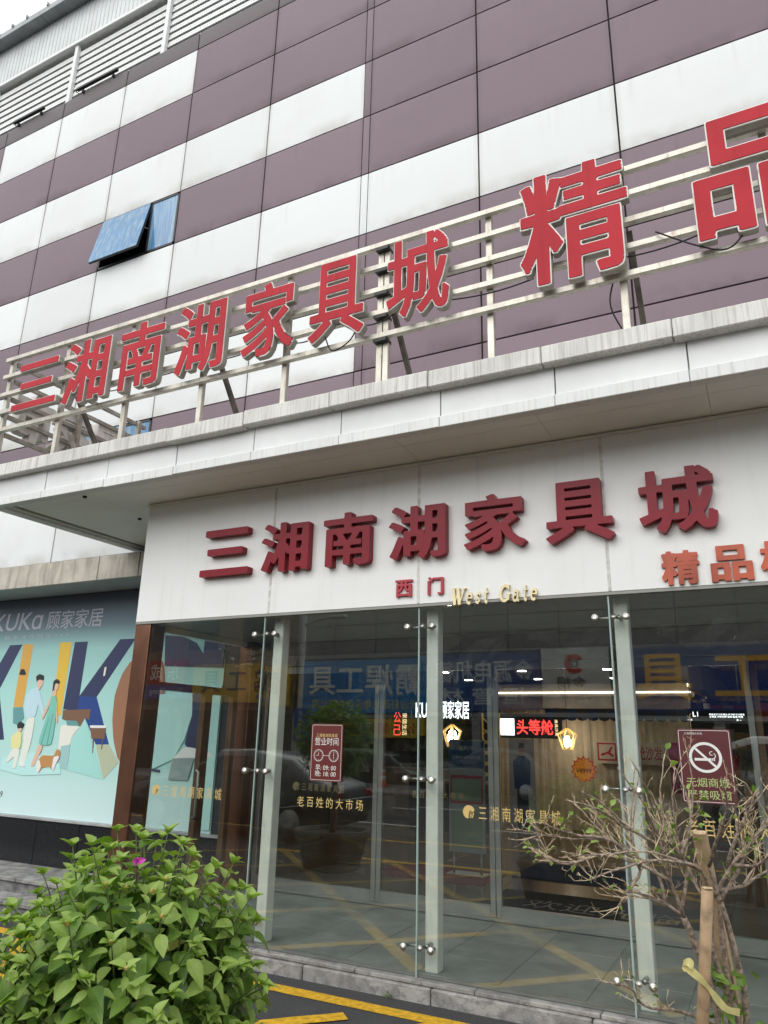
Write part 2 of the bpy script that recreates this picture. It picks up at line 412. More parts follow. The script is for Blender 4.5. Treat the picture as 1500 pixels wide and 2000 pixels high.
def stripe(a, b, wd, mt=None, z=.004, name='road_marking', n=14):
    a, b = Vector((*a, 0)), Vector((*b, 0)); d = (b-a).normalized(); p = Vector((-d.y, d.x, 0))*wd/2
    rnd = random.Random(int((a.x*31+b.y*17)*100)); n = max(4, int((b-a).length*7)); vs = []
    for k in range(n+1):
        c = a+(b-a)*k/n
        for s_ in (-1, 1):
            q = c+p*(s_*(1+rnd.uniform(-.05, .05))); vs.append((q.x, q.y, gz(q.x, q.y)+z))
    o = MB().add(vs, [(2*k, 2*k+2, 2*k+3, 2*k+1) for k in range(n)]).build(name, mt or YELP, fixn=False)
    return struct(o)
YB, YE = -.33, -5.2
stripe((-7.5, YB), (3.5, YB), .135)
stripe((-7.5, YE), (3.5, YE), .135)
for i in range(-5, 5):
    for sgn, xa, ya in ((1, -2.70, -.56), (-1, -2.20, YB-.07)):   # diagonals of the box, both directions
        x1 = xa+1.9*i; L = 4.75+ya+.4
        if x1-sgn*L < -13 or x1-sgn*L > 7 or x1 > 4.5: continue
        c1 = 1.0+.25*(i % 3)
        stripe((x1, ya), (x1-sgn*c1*.97, ya-c1), .13, z=.006+.002*(sgn > 0))
        stripe((x1-sgn*c1*.97, ya-c1), (x1-sgn*L*.97, ya-L), .13, WORN_DIM, z=.006+.002*(sgn > 0))      # worn paint, dulled to dim its mirror image in the glass
for yy in (-9.5, -13.0):
    for k in range(-6, 5): stripe((k*4-1.2, yy), (k*4+1.2, yy), .14, WHTP, z=.005)
stripe((-40, -7.2), (30, -7.2), .12, YELP, z=.005)

# kerb under the glass front
kb = struct(empty('kerb', (0, -.06, 0)))
rk = random.Random(3); x = -5.62
while x < 3.2:
    L = 1.14+rk.uniform(-.1, .12)
    o = boxo('kerb_stone', KERB, kb, x+.004, x+L-.004, rk.uniform(-.026, -.02), .05, -.02, .098+rk.uniform(-.003, .003), b=.009)
    x += L
x = -5.62
while x < 3.2:
    L = .86+rk.uniform(-.15, .15)
    boxo('kerb_cap', KERB, kb, x+.003, x+L-.003, .002+rk.uniform(-.002, .003), .075, .0985, .1285, b=.006); x += L
# vestibule floor of slate tiles
fl = struct(empty('vestibule_floor', (0, 1, .13)))
boxo('floor_bed', flat('mortar', (.19, .20, .185), .9), fl, -5.52, 3.2, -.98, .95, -.1, -.0045)
def shared(me, name, parent, loc):
    o = bpy.data.objects.new(name, me); o.location = loc; return link(o, parent)
tme = MB().bbox(-.298, .298, -.298, .298, -.012, 0, b=.003).mesh('tile', TILE)
for i in range(15):
    for j in range(3): shared(tme, 'floor_tile', fl, (-5.2+i*.6, -.66+j*.6+.01, 0))

# platform and steps at the left below the poster wall
pl = struct(empty('platform', (-9.5, 1, 0)))
x = -13.0
k = 0
while x < -5.75:
    L = 1.2
    boxo('step_slab', PLAT, pl, x+9.5+.004, x+9.5+L-.004, .16, .98, .0, .05, b=.01)
    boxo('step_slab', PLAT, pl, x+9.5+.3, x+9.5+.3+L-.008, -.2, .15, -.15, -.10, b=.01); x += L
boxo('riser', mat('riser_render', (.2, .2, .2), .9, var=.3, vs=6, streak=.6, scol=(.4, .39, .37), sscale=(3, 3, 3)), pl, -3.5, 3.75, .19, .9, -.3, -.002)
boxo('riser', MATS['riser_render'], pl, -3.2, 3.75, -.17, .18, -.4, -.152)

# ------------------------------------------------------------------ mall facade
mall = thing('shopping_mall', 'large furniture mall with purple and white cladding panels', 'building', loc=(-4, 1.6, 0))
OX, OY = 4.0, -1.6   # to write children in world coordinates
def W(o): o.location = (o.location[0]+OX, o.location[1]+OY, o.location[2]); return o
core = MB().box(-40, -9.04, 1.635, 2.3, 3.7, 13.16).box(-7.385, 12, 1.635, 2.3, 3.7, 13.16)
for a, b_ in ((3.7, 5.015), (6.0, 8.92), (9.89, 13.16)): core.box(-9.04, -7.385, 1.635, 2.3, a, b_)
core.box(-40, 12, 2.301, 16, 3.7, 13.16)
W(core.build('wall_core', JOINT, mall))
JX = [-15.61, -13.96, -12.32, -10.68, -9.04, -7.385, -5.735, -4.09, -2.44, -.80, .85, 2.5]
LZ = [13.16, 12.79, 11.845, 10.86, 9.89, 8.92, 7.97, 6.985, 6.0, 5.015, 4.03, 3.72]
PM = {}
def panel_mesh(wd, ht, mt):
    key = (round(wd, 3), round(ht, 3), mt.name)
    if key in PM: return PM[key]
    e, d = min(.07, wd*.3), .007
    X = [0, e, wd-e, wd]; Z = [0, min(e, ht*.3), ht-min(e, ht*.3), ht]
    mb = MB()
    mb.add([(X[i], (d if i in (0, 3) or j in (0, 3) else 0), Z[j]) for j in range(4) for i in range(4)],
           [(j*4+i, j*4+i+1, (j+1)*4+i+1, (j+1)*4+i) for j in range(3) for i in range(3)], True)
    c = [(0, d, 0), (wd, d, 0), (wd, d, ht), (0, d, ht)]; b_ = [(p[0], .034, p[2]) for p in c]
    for k in range(4): mb.add([c[k], c[(k+1) % 4], b_[(k+1) % 4], b_[k]], [(3, 2, 1, 0)])
    PM[key] = mb.mesh('panel', mt); return PM[key]
WIN = [(4, 3), (4, 7)]        # column, row of the windows
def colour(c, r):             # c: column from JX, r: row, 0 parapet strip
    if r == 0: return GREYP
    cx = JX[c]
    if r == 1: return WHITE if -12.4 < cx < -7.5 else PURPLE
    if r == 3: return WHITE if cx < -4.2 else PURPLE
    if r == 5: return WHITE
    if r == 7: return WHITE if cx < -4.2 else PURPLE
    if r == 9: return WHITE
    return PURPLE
G = .0105
for c in range(len(JX)-1):
    for r in range(len(LZ)-1):
        if c == 4 and r in (4, 8): continue       # window openings
        x0, x1, z1, z0 = JX[c], JX[c+1], LZ[r], LZ[r+1]
        if z1 < 4.1 and x0 > -7.6: continue       # hidden behind the canopy
        mt = colour(c, r)
        segs_ = [(x0, x1)] if abs(x0+4.09) > .01 else [(x0, x0+.10), (x0+.10, x1)]
        for k, (a, b_) in enumerate(segs_):
            g = G if len(segs_) == 1 or k == 1 else .0015
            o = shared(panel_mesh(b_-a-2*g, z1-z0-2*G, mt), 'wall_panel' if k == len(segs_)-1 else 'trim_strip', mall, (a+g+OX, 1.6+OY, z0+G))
            if r == 0: o.rotation_euler.x = R(0)
# window openings (recess) and windows
def window(z0, z1, ang, name):
    wn = empty(name, (-8.2+OX, 1.6+OY, z0)); wn.parent = mall
    X0, X1, XM = -.84, .815, .235
    h = z1-z0
    fr = MB()
    for a in ((X0, X0+.035, 0, h), (X1-.035, X1, 0, h), (XM-.02, XM+.02, 0, h), (X0, X1, 0, .035), (X0, X1, h-.03, h)):
        fr.box(a[0], a[1], .002, .06, a[2]+(.001 if a[1]-a[0] < .2 else 0), a[3]-(.001 if a[1]-a[0] < .2 else 0))
    fr.build('window_frame', BLACKM, wn)
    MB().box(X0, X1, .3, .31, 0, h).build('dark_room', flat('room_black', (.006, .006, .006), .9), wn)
    MB().box(XM+.02, X1-.035, .012, .02, .036, h-.031).build('glass_pane', BLUEG, wn)
    def sash(o): o.location = (0, -.004, h-.015); o.rotation_euler.x = -R(ang)
    sash(MB().box(X0+.012, XM-.012, -.012, -.004, -h+.02, 0).build('sash_glass', BLUEG, wn))
    s2 = MB()
    for a in ((X0+.012, X0+.045, -h+.02, 0), (XM-.045, XM-.012, -h+.02, 0), (X0+.045, XM-.045, -h+.02, -h+.055), (X0+.045, XM-.045, -.035, 0)):
        s2.box(a[0], a[1], -.0035, .03, a[2], a[3])
    sash(s2.build('sash_frame', BLACKM, wn))
    if ang:
        MB().bar((XM-.03, 0.03, h*.5), (XM-.03, -.11, h*.45), .012, .012).build('stay_arm', ALU, wn)
window(8.93, 9.88, 11, 'open_window'); window(5.025, 5.99, 0, 'closed_window')
# stone ledge over the poster wall
rk = random.Random(11); x = -16.4
MB().box(-40+OX, -5.6+OX, 1.26+OY, 1.9+OY, 3.62, 3.9).build('ledge_core', flat('ledge_render', (.33, .37, .37), .8), mall)
MB().box(-5.6+OX, 6+OX, 1.26+OY, 1.9+OY, 2.95, 3.9).build('ledge_core', MATS['ledge_render'], mall)
for xa in (-15.2, -12.9, -10.6, -9.55, -7.72, -6.35):
    pass
xe = [-17.5, -15.6, -13.4, -11.5, -9.62, -7.62, -6.9, -5.5]
for a, b_ in zip(xe, xe[1:]):
    W(boxo('ledge_slab', STONE, mall, a+.006, b_-.006, 1.235, 1.262, 3.60, 3.915, b=.005))
for a, b_ in ((-13.9, -11.2), (-11.2, -9.0), (-9.0, -5.6)):
    W(boxo('ledge_soffit', mat('ledge_soffit', (.42, .46, .45), .6, var=.05, vs=2), mall, a+.003, b_-.003, 1.27, 1.895, 3.606, 3.6195))
# granite plinth
x = -13.6
while x < -5.7:
    W(boxo('granite_slab', GRAN, mall, x+.003, x+.79, 1.865, 1.95, -.02, .585, b=.003)); x += .796
W(boxo('plinth_sill', mat('sill_grey', (.42, .43, .43), .4, var=.1), mall, -13.6, -5.7, 1.84, 1.95, .5875, .62, b=.004))
W(boxo('poster_wall', flat('wall_dark', (.05, .05, .06), .7), mall, -16, -5.6, 1.915, 2.2, .0, 3.7))

# ------------------------------------------------------------------ poster
ps = thing('wall_poster', 'huge teal printed poster of a walking family and big letters on the mall wall', 'poster', loc=(-9.5, 1.9, .62))
def PW(o): o.location = (9.5, -1.9, -.62); return o
mt, n, b, o = node_mat('poster_print')
pz = n.nodes.new('ShaderNodeSeparateXYZ'); n.links.new(n.nodes.new('ShaderNodeNewGeometry').outputs['Position'], pz.inputs[0])
rp = n.nodes.new('ShaderNodeValToRGB'); cr = rp.color_ramp
for k, (p_, c_) in enumerate([(0, (.66, .85, .85)), (.14, (.58, .82, .80)), (.2, (.50, .78, .74)), (.55, (.41, .73, .68)), (.74, (.34, .62, .60)), (.85, (.14, .22, .27)), (1.0, (.07, .078, .12))]):
    e_ = cr.elements[k] if k < 2 else cr.elements.new(p_)
    e_.position = p_; e_.color = (*c_, 1)
n.links.new(mrange(n, pz.outputs[2], .62, 3.6), rp.inputs[0])
[x_ for x_ in n.nodes if x_.type == 'MAP_RANGE'][0].interpolation_type = 'LINEAR'
n.links.new(rp.outputs[0], b.inputs['Base Color']); b.inputs['Roughness'].default_value = .45
bump(n, b, noise(n, scale=(3, 3, .2), s=2), .12, .03)
MATS['poster_print'] = mt
PW(boxo('poster_sheet', mt, ps, -13.2, -5.95, 1.9, 1.91, .622, 3.6))
INK = {'navy': (.022, .03, .085), 'orange': (.55, .31, .06), 'ochre': (.60, .40, .05), 'blue': (.012, .045, .20), 'beige': (.38, .42, .30), 'brown': (.16, .085, .05),
       'cream': (.66, .66, .58), 'tealdk': (.10, .26, .27), 'teal': (.30, .58, .54), 'black': (.012, .012, .015), 'skin': (.60, .40, .30), 'shirt': (.42, .58, .76), 'pants': (.62, .66, .58),
       'dress': (.16, .44, .36), 'yellow': (.62, .60, .28), 'dog': (.42, .21, .07), 'white': (.75, .77, .76), 'rug': (.28, .46, .46), 'bowl': (.27, .13, .07), 'tealp': (.40, .64, .62), 'grey': (.22, .28, .28), 'lilac': (.52, .53, .62)}
SHAPES = [
('navy', [(-10.02, 2.919), (-9.744, 2.922), (-10.034, 2.382), (-10.233, 2.032), (-10.337, 2.409)]), ('navy', [(-10.337, 2.409), (-10.124, 2.336), (-9.805, 1.581), (-10.104, 1.563)]),
('orange', [(-9.719, 2.921), (-9.504, 2.918), (-9.516, 2.029), (-9.719, 2.029)]), ('ochre', [(-8.944, 2.922), (-8.703, 2.92), (-8.712, 1.917), (-8.802, 1.927), (-8.889, 1.981)]),
('navy', [(-8.644, 2.918), (-8.387, 2.916), (-8.405, 2.178), (-8.413, 1.983), (-8.689, 2.004)]), ('navy', [(-7.77, 2.925), (-7.491, 2.923), (-8.075, 2.166), (-8.405, 2.178)]),
('blue', [(-8.405, 2.178), (-8.075, 2.166), (-7.737, 1.565), (-7.974, 1.559), (-8.237, 1.889), (-8.413, 1.983)]), ('beige', [(-7.974, 1.559), (-7.737, 1.565), (-7.525, 1.351), (-7.76, 1.133)]),
('brown', [(-8.686, 1.993), (-8.152, 2.006), (-8.156, 1.868), (-8.222, 1.889), (-8.309, 1.782), (-8.677, 1.874)]), ('cream', [(-8.686, 1.798), (-8.309, 1.782), (-8.439, 1.653), (-8.448, 1.548), (-8.669, 1.468), (-8.676, 1.648)]),
('tealdk', [(-9.718, 2.022), (-9.516, 2.029), (-9.451, 1.877), (-9.56, 1.786), (-9.67, 1.807)]), ('rug', [(-8.617, 1.522), (-8.448, 1.548), (-8.443, 1.226), (-8.636, 1.25)]),
('teal', [(-8.237, 1.889), (-7.775, 1.133), (-8.443, 1.226), (-8.421, 1.569)]), ('brown', [(-8.114, 1.764), (-7.825, 1.768), (-7.824, 1.635), (-8.063, 1.629)]), ('white', [(-8.13, 1.80), (-7.81, 1.80), (-7.825, 1.768), (-8.114, 1.764)]),
('brown', [(-8.04, 1.629), (-8.02, 1.629), (-8.0, 1.45), (-8.015, 1.45)]), ('brown', [(-7.86, 1.632), (-7.84, 1.632), (-7.85, 1.50), (-7.865, 1.50)]),
('tealdk', [(-8.60, 1.86), (-8.38, 1.85), (-8.33, 1.80), (-8.55, 1.79)]), ('cream', [(-7.99, 2.56), (-7.955, 2.56), (-7.965, 2.44), (-8.0, 2.44)]), ('black', [(-9.706, 2.483), (-9.684, 2.565), (-9.613, 2.563), (-9.55, 2.481)]),
('tealp', [(-9.75, 1.34), (-9.15, 1.42), (-8.6, 1.30), (-8.55, 1.17), (-9.3, 1.12), (-9.8, 1.18)]),
('black', [(-9.335, 2.454), (-9.264, 2.488), (-9.173, 2.463), (-9.164, 2.395), (-9.264, 2.414), (-9.293, 2.362)]), ('skin', [(-9.296, 2.378), (-9.262, 2.407), (-9.171, 2.399), (-9.168, 2.327), (-9.219, 2.298), (-9.265, 2.305)]),
('shirt', [(-9.402, 2.272), (-9.255, 2.305), (-9.19, 2.214), (-9.021, 1.921), (-9.06, 1.885), (-9.202, 2.079), (-9.218, 1.901), (-9.391, 1.873), (-9.469, 1.978), (-9.481, 2.17)]),
('pants', [(-9.388, 1.873), (-9.221, 1.899), (-9.222, 1.594), (-9.289, 1.272), (-9.399, 1.281), (-9.375, 1.623), (-9.397, 1.546)]),
('black', [(-8.953, 2.388), (-8.886, 2.414), (-8.826, 2.379), (-8.837, 2.341), (-8.897, 2.358), (-8.905, 2.246), (-8.946, 2.235)]), ('skin', [(-8.905, 2.351), (-8.838, 2.346), (-8.836, 2.275), (-8.889, 2.246), (-8.916, 2.28)]),
('skin', [(-8.964, 2.168), (-8.924, 2.179), (-8.995, 1.98), (-9.06, 1.859), (-9.084, 1.903)]), ('skin', [(-8.84, 2.102), (-8.817, 2.102), (-8.748, 1.83), (-8.778, 1.818)]),
('skin', [(-8.93, 2.26), (-8.87, 2.26), (-8.86, 2.17), (-8.95, 2.19)]), ('skin', [(-9.255, 2.32), (-9.2, 2.32), (-9.2, 2.27), (-9.26, 2.285)]),
('dress', [(-8.949, 2.191), (-8.845, 2.168), (-8.8, 1.992), (-8.801, 1.528), (-9.083, 1.528), (-8.971, 1.947)]), ('tealdk', [(-8.87, 1.95), (-8.855, 1.95), (-8.88, 1.53), (-8.90, 1.53)]), ('tealdk', [(-8.93, 1.9), (-8.92, 1.9), (-9.0, 1.53), (-9.02, 1.53)]),
('skin', [(-9.056, 1.526), (-8.963, 1.524), (-9.081, 1.254), (-9.141, 1.241), (-9.136, 1.305)]), ('black', [(-9.567, 1.786), (-9.51, 1.836), (-9.418, 1.799), (-9.444, 1.739), (-9.539, 1.731)]), ('skin', [(-9.53, 1.735), (-9.45, 1.745), (-9.46, 1.69), (-9.52, 1.69)]),
('yellow', [(-9.656, 1.618), (-9.532, 1.702), (-9.436, 1.677), (-9.419, 1.469), (-9.603, 1.464)]), ('pants', [(-9.589, 1.465), (-9.419, 1.469), (-9.449, 1.208), (-9.516, 1.206), (-9.506, 1.369), (-9.624, 1.289), (-9.673, 1.276)]),
('white', [(-9.4, 1.285), (-9.29, 1.275), (-9.27, 1.235), (-9.38, 1.24)]), ('dog', [(-9.042, 1.298), (-8.953, 1.397), (-8.716, 1.393), (-8.688, 1.483), (-8.612, 1.455), (-8.607, 1.376), (-8.661, 1.29), (-8.689, 1.202), (-8.781, 1.255), (-8.916, 1.235), (-8.972, 1.17), (-9.015, 1.183)]),
('white', [(-9.042, 1.298), (-8.996, 1.342), (-8.942, 1.249), (-8.972, 1.17), (-9.015, 1.183)]), ('white', [(-8.72, 1.38), (-8.64, 1.40), (-8.61, 1.376), (-8.661, 1.29), (-8.689, 1.202), (-8.73, 1.24)]),
('bowl', [(-7.493, 2.65), (-7.645, 2.461), (-7.731, 2.186), (-7.719, 1.873), (-7.648, 1.608), (-7.517, 1.355), (-7.037, 1.371), (-6.86, 2.203), (-6.95, 2.637)]),
('tealp', [(-6.941, 2.193), (-6.402, 2.201), (-6.375, 1.945), (-6.462, 1.654), (-6.614, 1.42), (-6.93, 1.294), (-7.023, 1.368)]), ('navy', [(-6.402, 2.201), (-6.14, 2.2), (-6.19, 1.397), (-6.45, 1.6), (-6.375, 1.945)]),
('tealp', [(-6.13, 2.3), (-5.953, 2.3), (-5.96, .66), (-6.13, .66)]), ('navy', [(-6.952, 2.943), (-6.657, 2.921), (-6.428, 2.829), (-6.289, 2.671), (-6.28, 2.885), (-5.954, 2.812), (-5.96, 2.512), (-6.91, 2.552)]),
('navy', [(-6.958, 1.303), (-6.813, 1.289), (-6.817, 1.26), (-6.962, 1.274)]), ('white', [(-6.616, 1.43), (-6.427, 1.578), (-6.012, 1.514), (-6.03, 1.458), (-6.5, 1.42)]), ('grey', [(-6.616, 1.43), (-6.281, 1.45), (-6.35, 1.186), (-6.66, 1.182)])]
for k, (c_, pts) in enumerate(SHAPES):
    mt = flat('ink_'+c_, tuple(min(.85, q*1.3+.012) for q in INK[c_]), .45)
    y_ = 1.8994-.00035*k
    # round the outlines a little for the printed figures
    if c_ in ('skin', 'shirt', 'pants', 'dress', 'yellow', 'dog', 'black', 'white', 'bowl', 'cream'):
        q = []
        for i in range(len(pts)):
            a, b_, c2 = np.array(pts[i-1]), np.array(pts[i]), np.array(pts[(i+1) % len(pts)])
            q += [tuple(b_+(a-b_)*.22), tuple(b_+(a-b_)*.05+(c2-b_)*.05), tuple(b_+(c2-b_)*.22)]
        pts = q
    PW(MB().prism(pts, y_-.0003, 1.8999).build('printed_shape', mt, ps))
LIL = flat('ink_lilac', INK['lilac'], .45)
PW(text('printed_lettering', 'KUKɑ', (-10.48, 1.897, 3.132), (1, 0, 0), h=.262, width=1.07, mt=LIL, parent=ps, shear=.12, off=.006))
PW(text('printed_lettering', '顾家家居', (-9.29, 1.897, 3.118), (1, 0, 0), h=.27, width=1.13, mt=LIL, parent=ps, shear=.03, off=.006))
PW(text('printed_lettering', '的 生 活 在 顾 家 > > >', (-10.16, 1.897, 3.005), (1, 0, 0), width=1.38, h=.05, mt=LIL, parent=ps))
PW(text('printed_lettering', '9', (-9.695, 1.897, .822), (1, 0, 0), h=.078, mt=flat('ink_black', INK['black']), parent=ps))

# ------------------------------------------------------------------ rooftop louvre screen
lv = thing('louvre_screen', 'white slatted louvre screen standing on the parapet of the mall', 'screen', loc=(-9, 1.75, 13.16))
def LW(o): o.location = (o.location[0]+9, o.location[1]-1.75, o.location[2]-13.16); return o
PX = [-15.65, -13.22, -10.79, -8.36, -5.93, -3.5]
sl = MB()
sl.add([(0.05, 0, 0), (2.38, 0, 0), (2.38, .02, .135), (.05, .02, .135), (0.05, .03, 0), (2.38, .03, 0), (2.38, .03, .135), (.05, .03, .135)],
       [(0, 1, 2, 3), (7, 6, 5, 4), (0, 4, 5, 1), (3, 2, 6, 7), (0, 3, 7, 4), (1, 5, 6, 2)])
sme = sl.mesh('slat', LOUV)
dots = MB()
for k in range(46):
    for q in range(1): dots.add([(.09+k*.05, 0.0085, .057), (.108+k*.05, 0.0085, .057), (.108+k*.05, 0.0115, .077), (.09+k*.05, 0.0115, .077)], [(0, 1, 2, 3)])
dots_ = dots; dme = dots.mesh('punched_slots', flat('slot_grey', (.58, .58, .58), .8))
for i in range(len(PX)-1):
    for k in range(8):
        o = LW(shared(sme, 'slat', lv, (PX[i], 1.76, 13.30+k*.168)))
        d_ = tag(shared(dme, 'punched_slots', o, (0, -.003, 0)), kind='stuff')
for xx in PX: LW(boxo('post', LOUV, lv, xx-.045, xx+.045, 1.70, 1.775, 13.17, 14.72, b=.006))
LW(boxo('top_rail', LOUV, lv, -15.65, -3.5, 1.66, 1.84, 14.725, 14.80, b=.005))
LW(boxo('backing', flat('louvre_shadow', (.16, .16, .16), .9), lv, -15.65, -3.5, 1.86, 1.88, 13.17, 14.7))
for k, (xa, xb) in enumerate([(-10.62, -8.95), (-12.35, -10.95), (-13.9, -12.7)]):
    fx = thing('linear_floodlight', ['black bar floodlight right of the louvre post on the parapet edge', 'black bar floodlight just left of the louvre post on the parapet edge', 'leftmost black bar floodlight on the parapet edge'][k], 'light', 'floodlights on the parapet', loc=((xa+xb)/2, 1.58, 13.2))
    L = (xb-xa)/2*.62
    MB().bbox(-L, L, -.06, .0, -.0, .055, b=.008).build('lamp_housing', BLACKM, fx)
    for q in (-.75, .75): MB().box(q*L-.02, q*L+.02, -.02, .03, -.06, -.001).build('bracket', BLACKM, fx)
    MB().tube([(-L, -.03, .03), (-L*1.15, 0, .05), (-L*1.2, .1, .1)], .008).build('cable', WIRE, fx)

# tall corrugated block behind the screen
cb = thing('corrugated_block', 'tall block with white corrugated metal sheets behind the louvre screen', 'building', loc=(-15, 4, 0))
def CW(o): o.location = (o.location[0]+15, o.location[1]-4, o.location[2]); return o
pr = []
for k in range(4):
    for x in (k*.3, k*.3+.15): pr += [(x, 0), (x+.10, 0), (x+.11, -.014), (x+.14, -.014), (x+.15, 0)]
cm = MB(); N_ = len(pr)
cm.add([(p[0], p[1], 0) for p in pr]+[(p[0], p[1], 7.5) for p in pr], [(k, k+1, N_+k+1, N_+k) for k in range(N_-1)])
cme = cm.mesh('sheet', CORR)
for k in range(34): CW(shared(cme, 'corrugated_sheet', cb, (-32+k*1.2, 4.0, 13.0)))
CW(boxo('wall_core', flat('core_grey', (.3, .3, .3), .9), cb, -32, 8.8, 4.02, 14, 13.17, 20.5))
for k in range(20):
    CW(boxo('eave_board', GUT, cb, -32+k*2.04+.008, -32+k*2.04+2.032, 3.70, 4.06, 20.40, 20.445, b=.004))
    CW(boxo('gutter_front', GUT, cb, -32+k*2.04+.004, -32+k*2.04+2.036, 3.66, 3.70, 20.36, 20.56, b=.006))
    for q in (.3, .9, 1.5):
        CW(MB().box(-32+k*2.04+q, -32+k*2.04+q+.05, 3.62, 3.72, 20.52, 20.62).build('clip', GUT, cb))
CW(MB().add([(-32, 3.68, 20.57), (8.8, 3.68, 20.57), (8.8, 14, 21.4), (-32, 14, 21.4)], [(0, 1, 2, 3)]).build('roof_sheet', GUT, cb, fixn=False))

# ------------------------------------------------------------------ canopy
ca = thing('entrance_canopy', 'long flat canopy with stained white metal edge over the entrance', 'canopy', loc=(-2, .5, 4))
def KW(o): o.location = (o.location[0]+2, o.location[1]-.5, o.location[2]-4); return o
XL, XR = -7.15, 4.2
KW(boxo('canopy_core', flat('canopy_dark', (.34, .33, .3), .9), ca, XL+.06, XR, -.63, 1.59, 4.02, 4.38))
rk = random.Random(5)
cj = [-2.93+.875*k for k in range(-6, 10)]; cj = [x for x in cj if XL+.3 < x < XR]
ed = [XL-.07]+cj+[XR]
for a, b_ in zip(ed, ed[1:]):
    dz = rk.uniform(-.006, .006); dy = rk.uniform(-.006, .006)
    KW(boxo('cap_piece', CAPM, ca, a+.003, b_-.003, -.755+dy, -.3, 4.285+dz, 4.425+dz, b=.008))
ed2 = [XL]+[x+.07 for x in cj]+[XR]
for a, b_ in zip(ed2, ed2[1:]):
    KW(boxo('fascia_panel', CANP, ca, a+.004, b_-.004, -.665+rk.uniform(-.003, .003), -.62, 4.055, 4.30, b=.003))
    dy = rk.uniform(-.004, .004)
    KW(boxo('bottom_band', CANW, ca, a+.002, b_-.002, -.695+dy, -.60, 3.975+rk.uniform(-.003, .003), 4.062, b=.004))
KW(boxo('roof_deck', CAPM, ca, XL+.02, XR, -.295, 1.59, 4.385, 4.40))
# left end
KW(boxo('end_cap', CAPM, ca, XL-.07, XL+.2, -.29, 1.59, 4.29, 4.424, b=.006))
KW(boxo('end_panel', CANP, ca, XL, XL+.05, -.6, 1.59, 4.05, 4.288))
KW(boxo('end_band', CANW, ca, XL-.03, XL+.10, -.598, 1.59, 3.975, 4.048, b=.004))
# soffit panels
sx = [XL+.235]+[-5.85+1.14*k for k in range(0, 9)]+[XR]
KW(boxo('soffit_channel', mat('channel_brown', (.22, .19, .13), .6, var=.1), ca, XL+.155, XL+.23, -.44, 1.59, 4.012, 4.018))
KW(boxo('soffit_strip', SOFF, ca, XL+.102, XL+.152, -.598, 1.59, 4.0, 4.015))
for a, b_ in zip(sx, sx[1:]):
    KW(boxo('soffit_panel', SOFF, ca, a+.0012, b_-.0012, -.399, 1.59, 4.0, 4.016, b=.0015))
    KW(boxo('soffit_panel', SOFF, ca, a+.0012, b_-.0012, -.598, -.401, 4.0+.001, 4.016, b=.0015))
for q in ((-5.95, -.5), (-6.02, .32)):
    KW(MB().lathe([(.022, 0), (.022, .02)], (q[0], q[1], 3.985), 10).build('bracket_hole', WIRE, ca))

# ------------------------------------------------------------------ entrance fascia board with letters
fb = thing('entrance_sign', 'white entrance sign board with dark red raised lettering above the glass', 'sign', loc=(-2, .1, 2.78))
def FW(o): o.location = (2, -.1, -2.78); return o
FZ0, FZ1 = 2.775, 3.998
fj = [-5.54, -3.93, -2.455, -.945, .56, 2.1, 3.6]
for a, b_ in zip(fj, fj[1:]):
    FW(boxo('board_panel', FASC, fb, a+.003, b_-.003, -.02, .10, FZ0, FZ1-.03, b=.003))
for x in fj[1:-1]: FW(boxo('sealant_joint', mat('sealant', (.68, .67, .64), .7, var=.12, vs=20, streak=.35, scol=(.36, .33, .3), sscale=(5, 5, 3)), fb, x-.012, x+.012, -.0225, .05, FZ0+.01, FZ1-.03))
FW(boxo('side_panel', FASC, fb, -5.539, -5.50, .102, 1.58, FZ0, FZ1-.03))
FW(boxo('top_trim', SOFF, fb, -5.54, 3.6, -.032, -.0005, FZ1-.03, FZ1-.004, b=.004))
FW(boxo('drip_edge', flat('drip_grey', (.30, .30, .28), .5), fb, -5.54, 3.6, -.018, .095, FZ0-.022, FZ0-.002))
BIG = [('三', -4.711, -4.140, 3.150, 3.60), ('湘', -4.003, -3.493, 3.135, 3.59), ('南', -3.342, -2.851, 3.135, 3.605), ('湖', -2.696, -2.186, 3.135, 3.59), ('家', -2.027, -1.528, 3.145, 3.60), ('具', -1.370, -.873, 3.15, 3.62), ('城', -.693, -.181, 3.155, 3.62)]
for ch, a, b_, c_, d_ in BIG: FW(sign_letter(ch, a, b_, c_, d_, -.021, .075, fb, ACRY, wt=(.029, .019)))
for ch, a, b_, c_, d_ in [('西', -2.653, -2.500, 2.835, 2.979), ('门', -2.364, -2.227, 2.838, 2.983)]: FW(sign_letter(ch, a, b_, c_, d_, -.021, .022, fb, RED2, wt=(.03, .022)))
for ch, a, b_, c_, d_ in [('精', -.584, -.336, 2.789, 3.028), ('品', -.269, -.010, 2.790, 3.036), ('楼', .035, .286, 2.795, 3.041)]: FW(sign_letter(ch, a, b_, c_, d_, -.021, .02, fb, COPPER, wt=(.038, .028)))
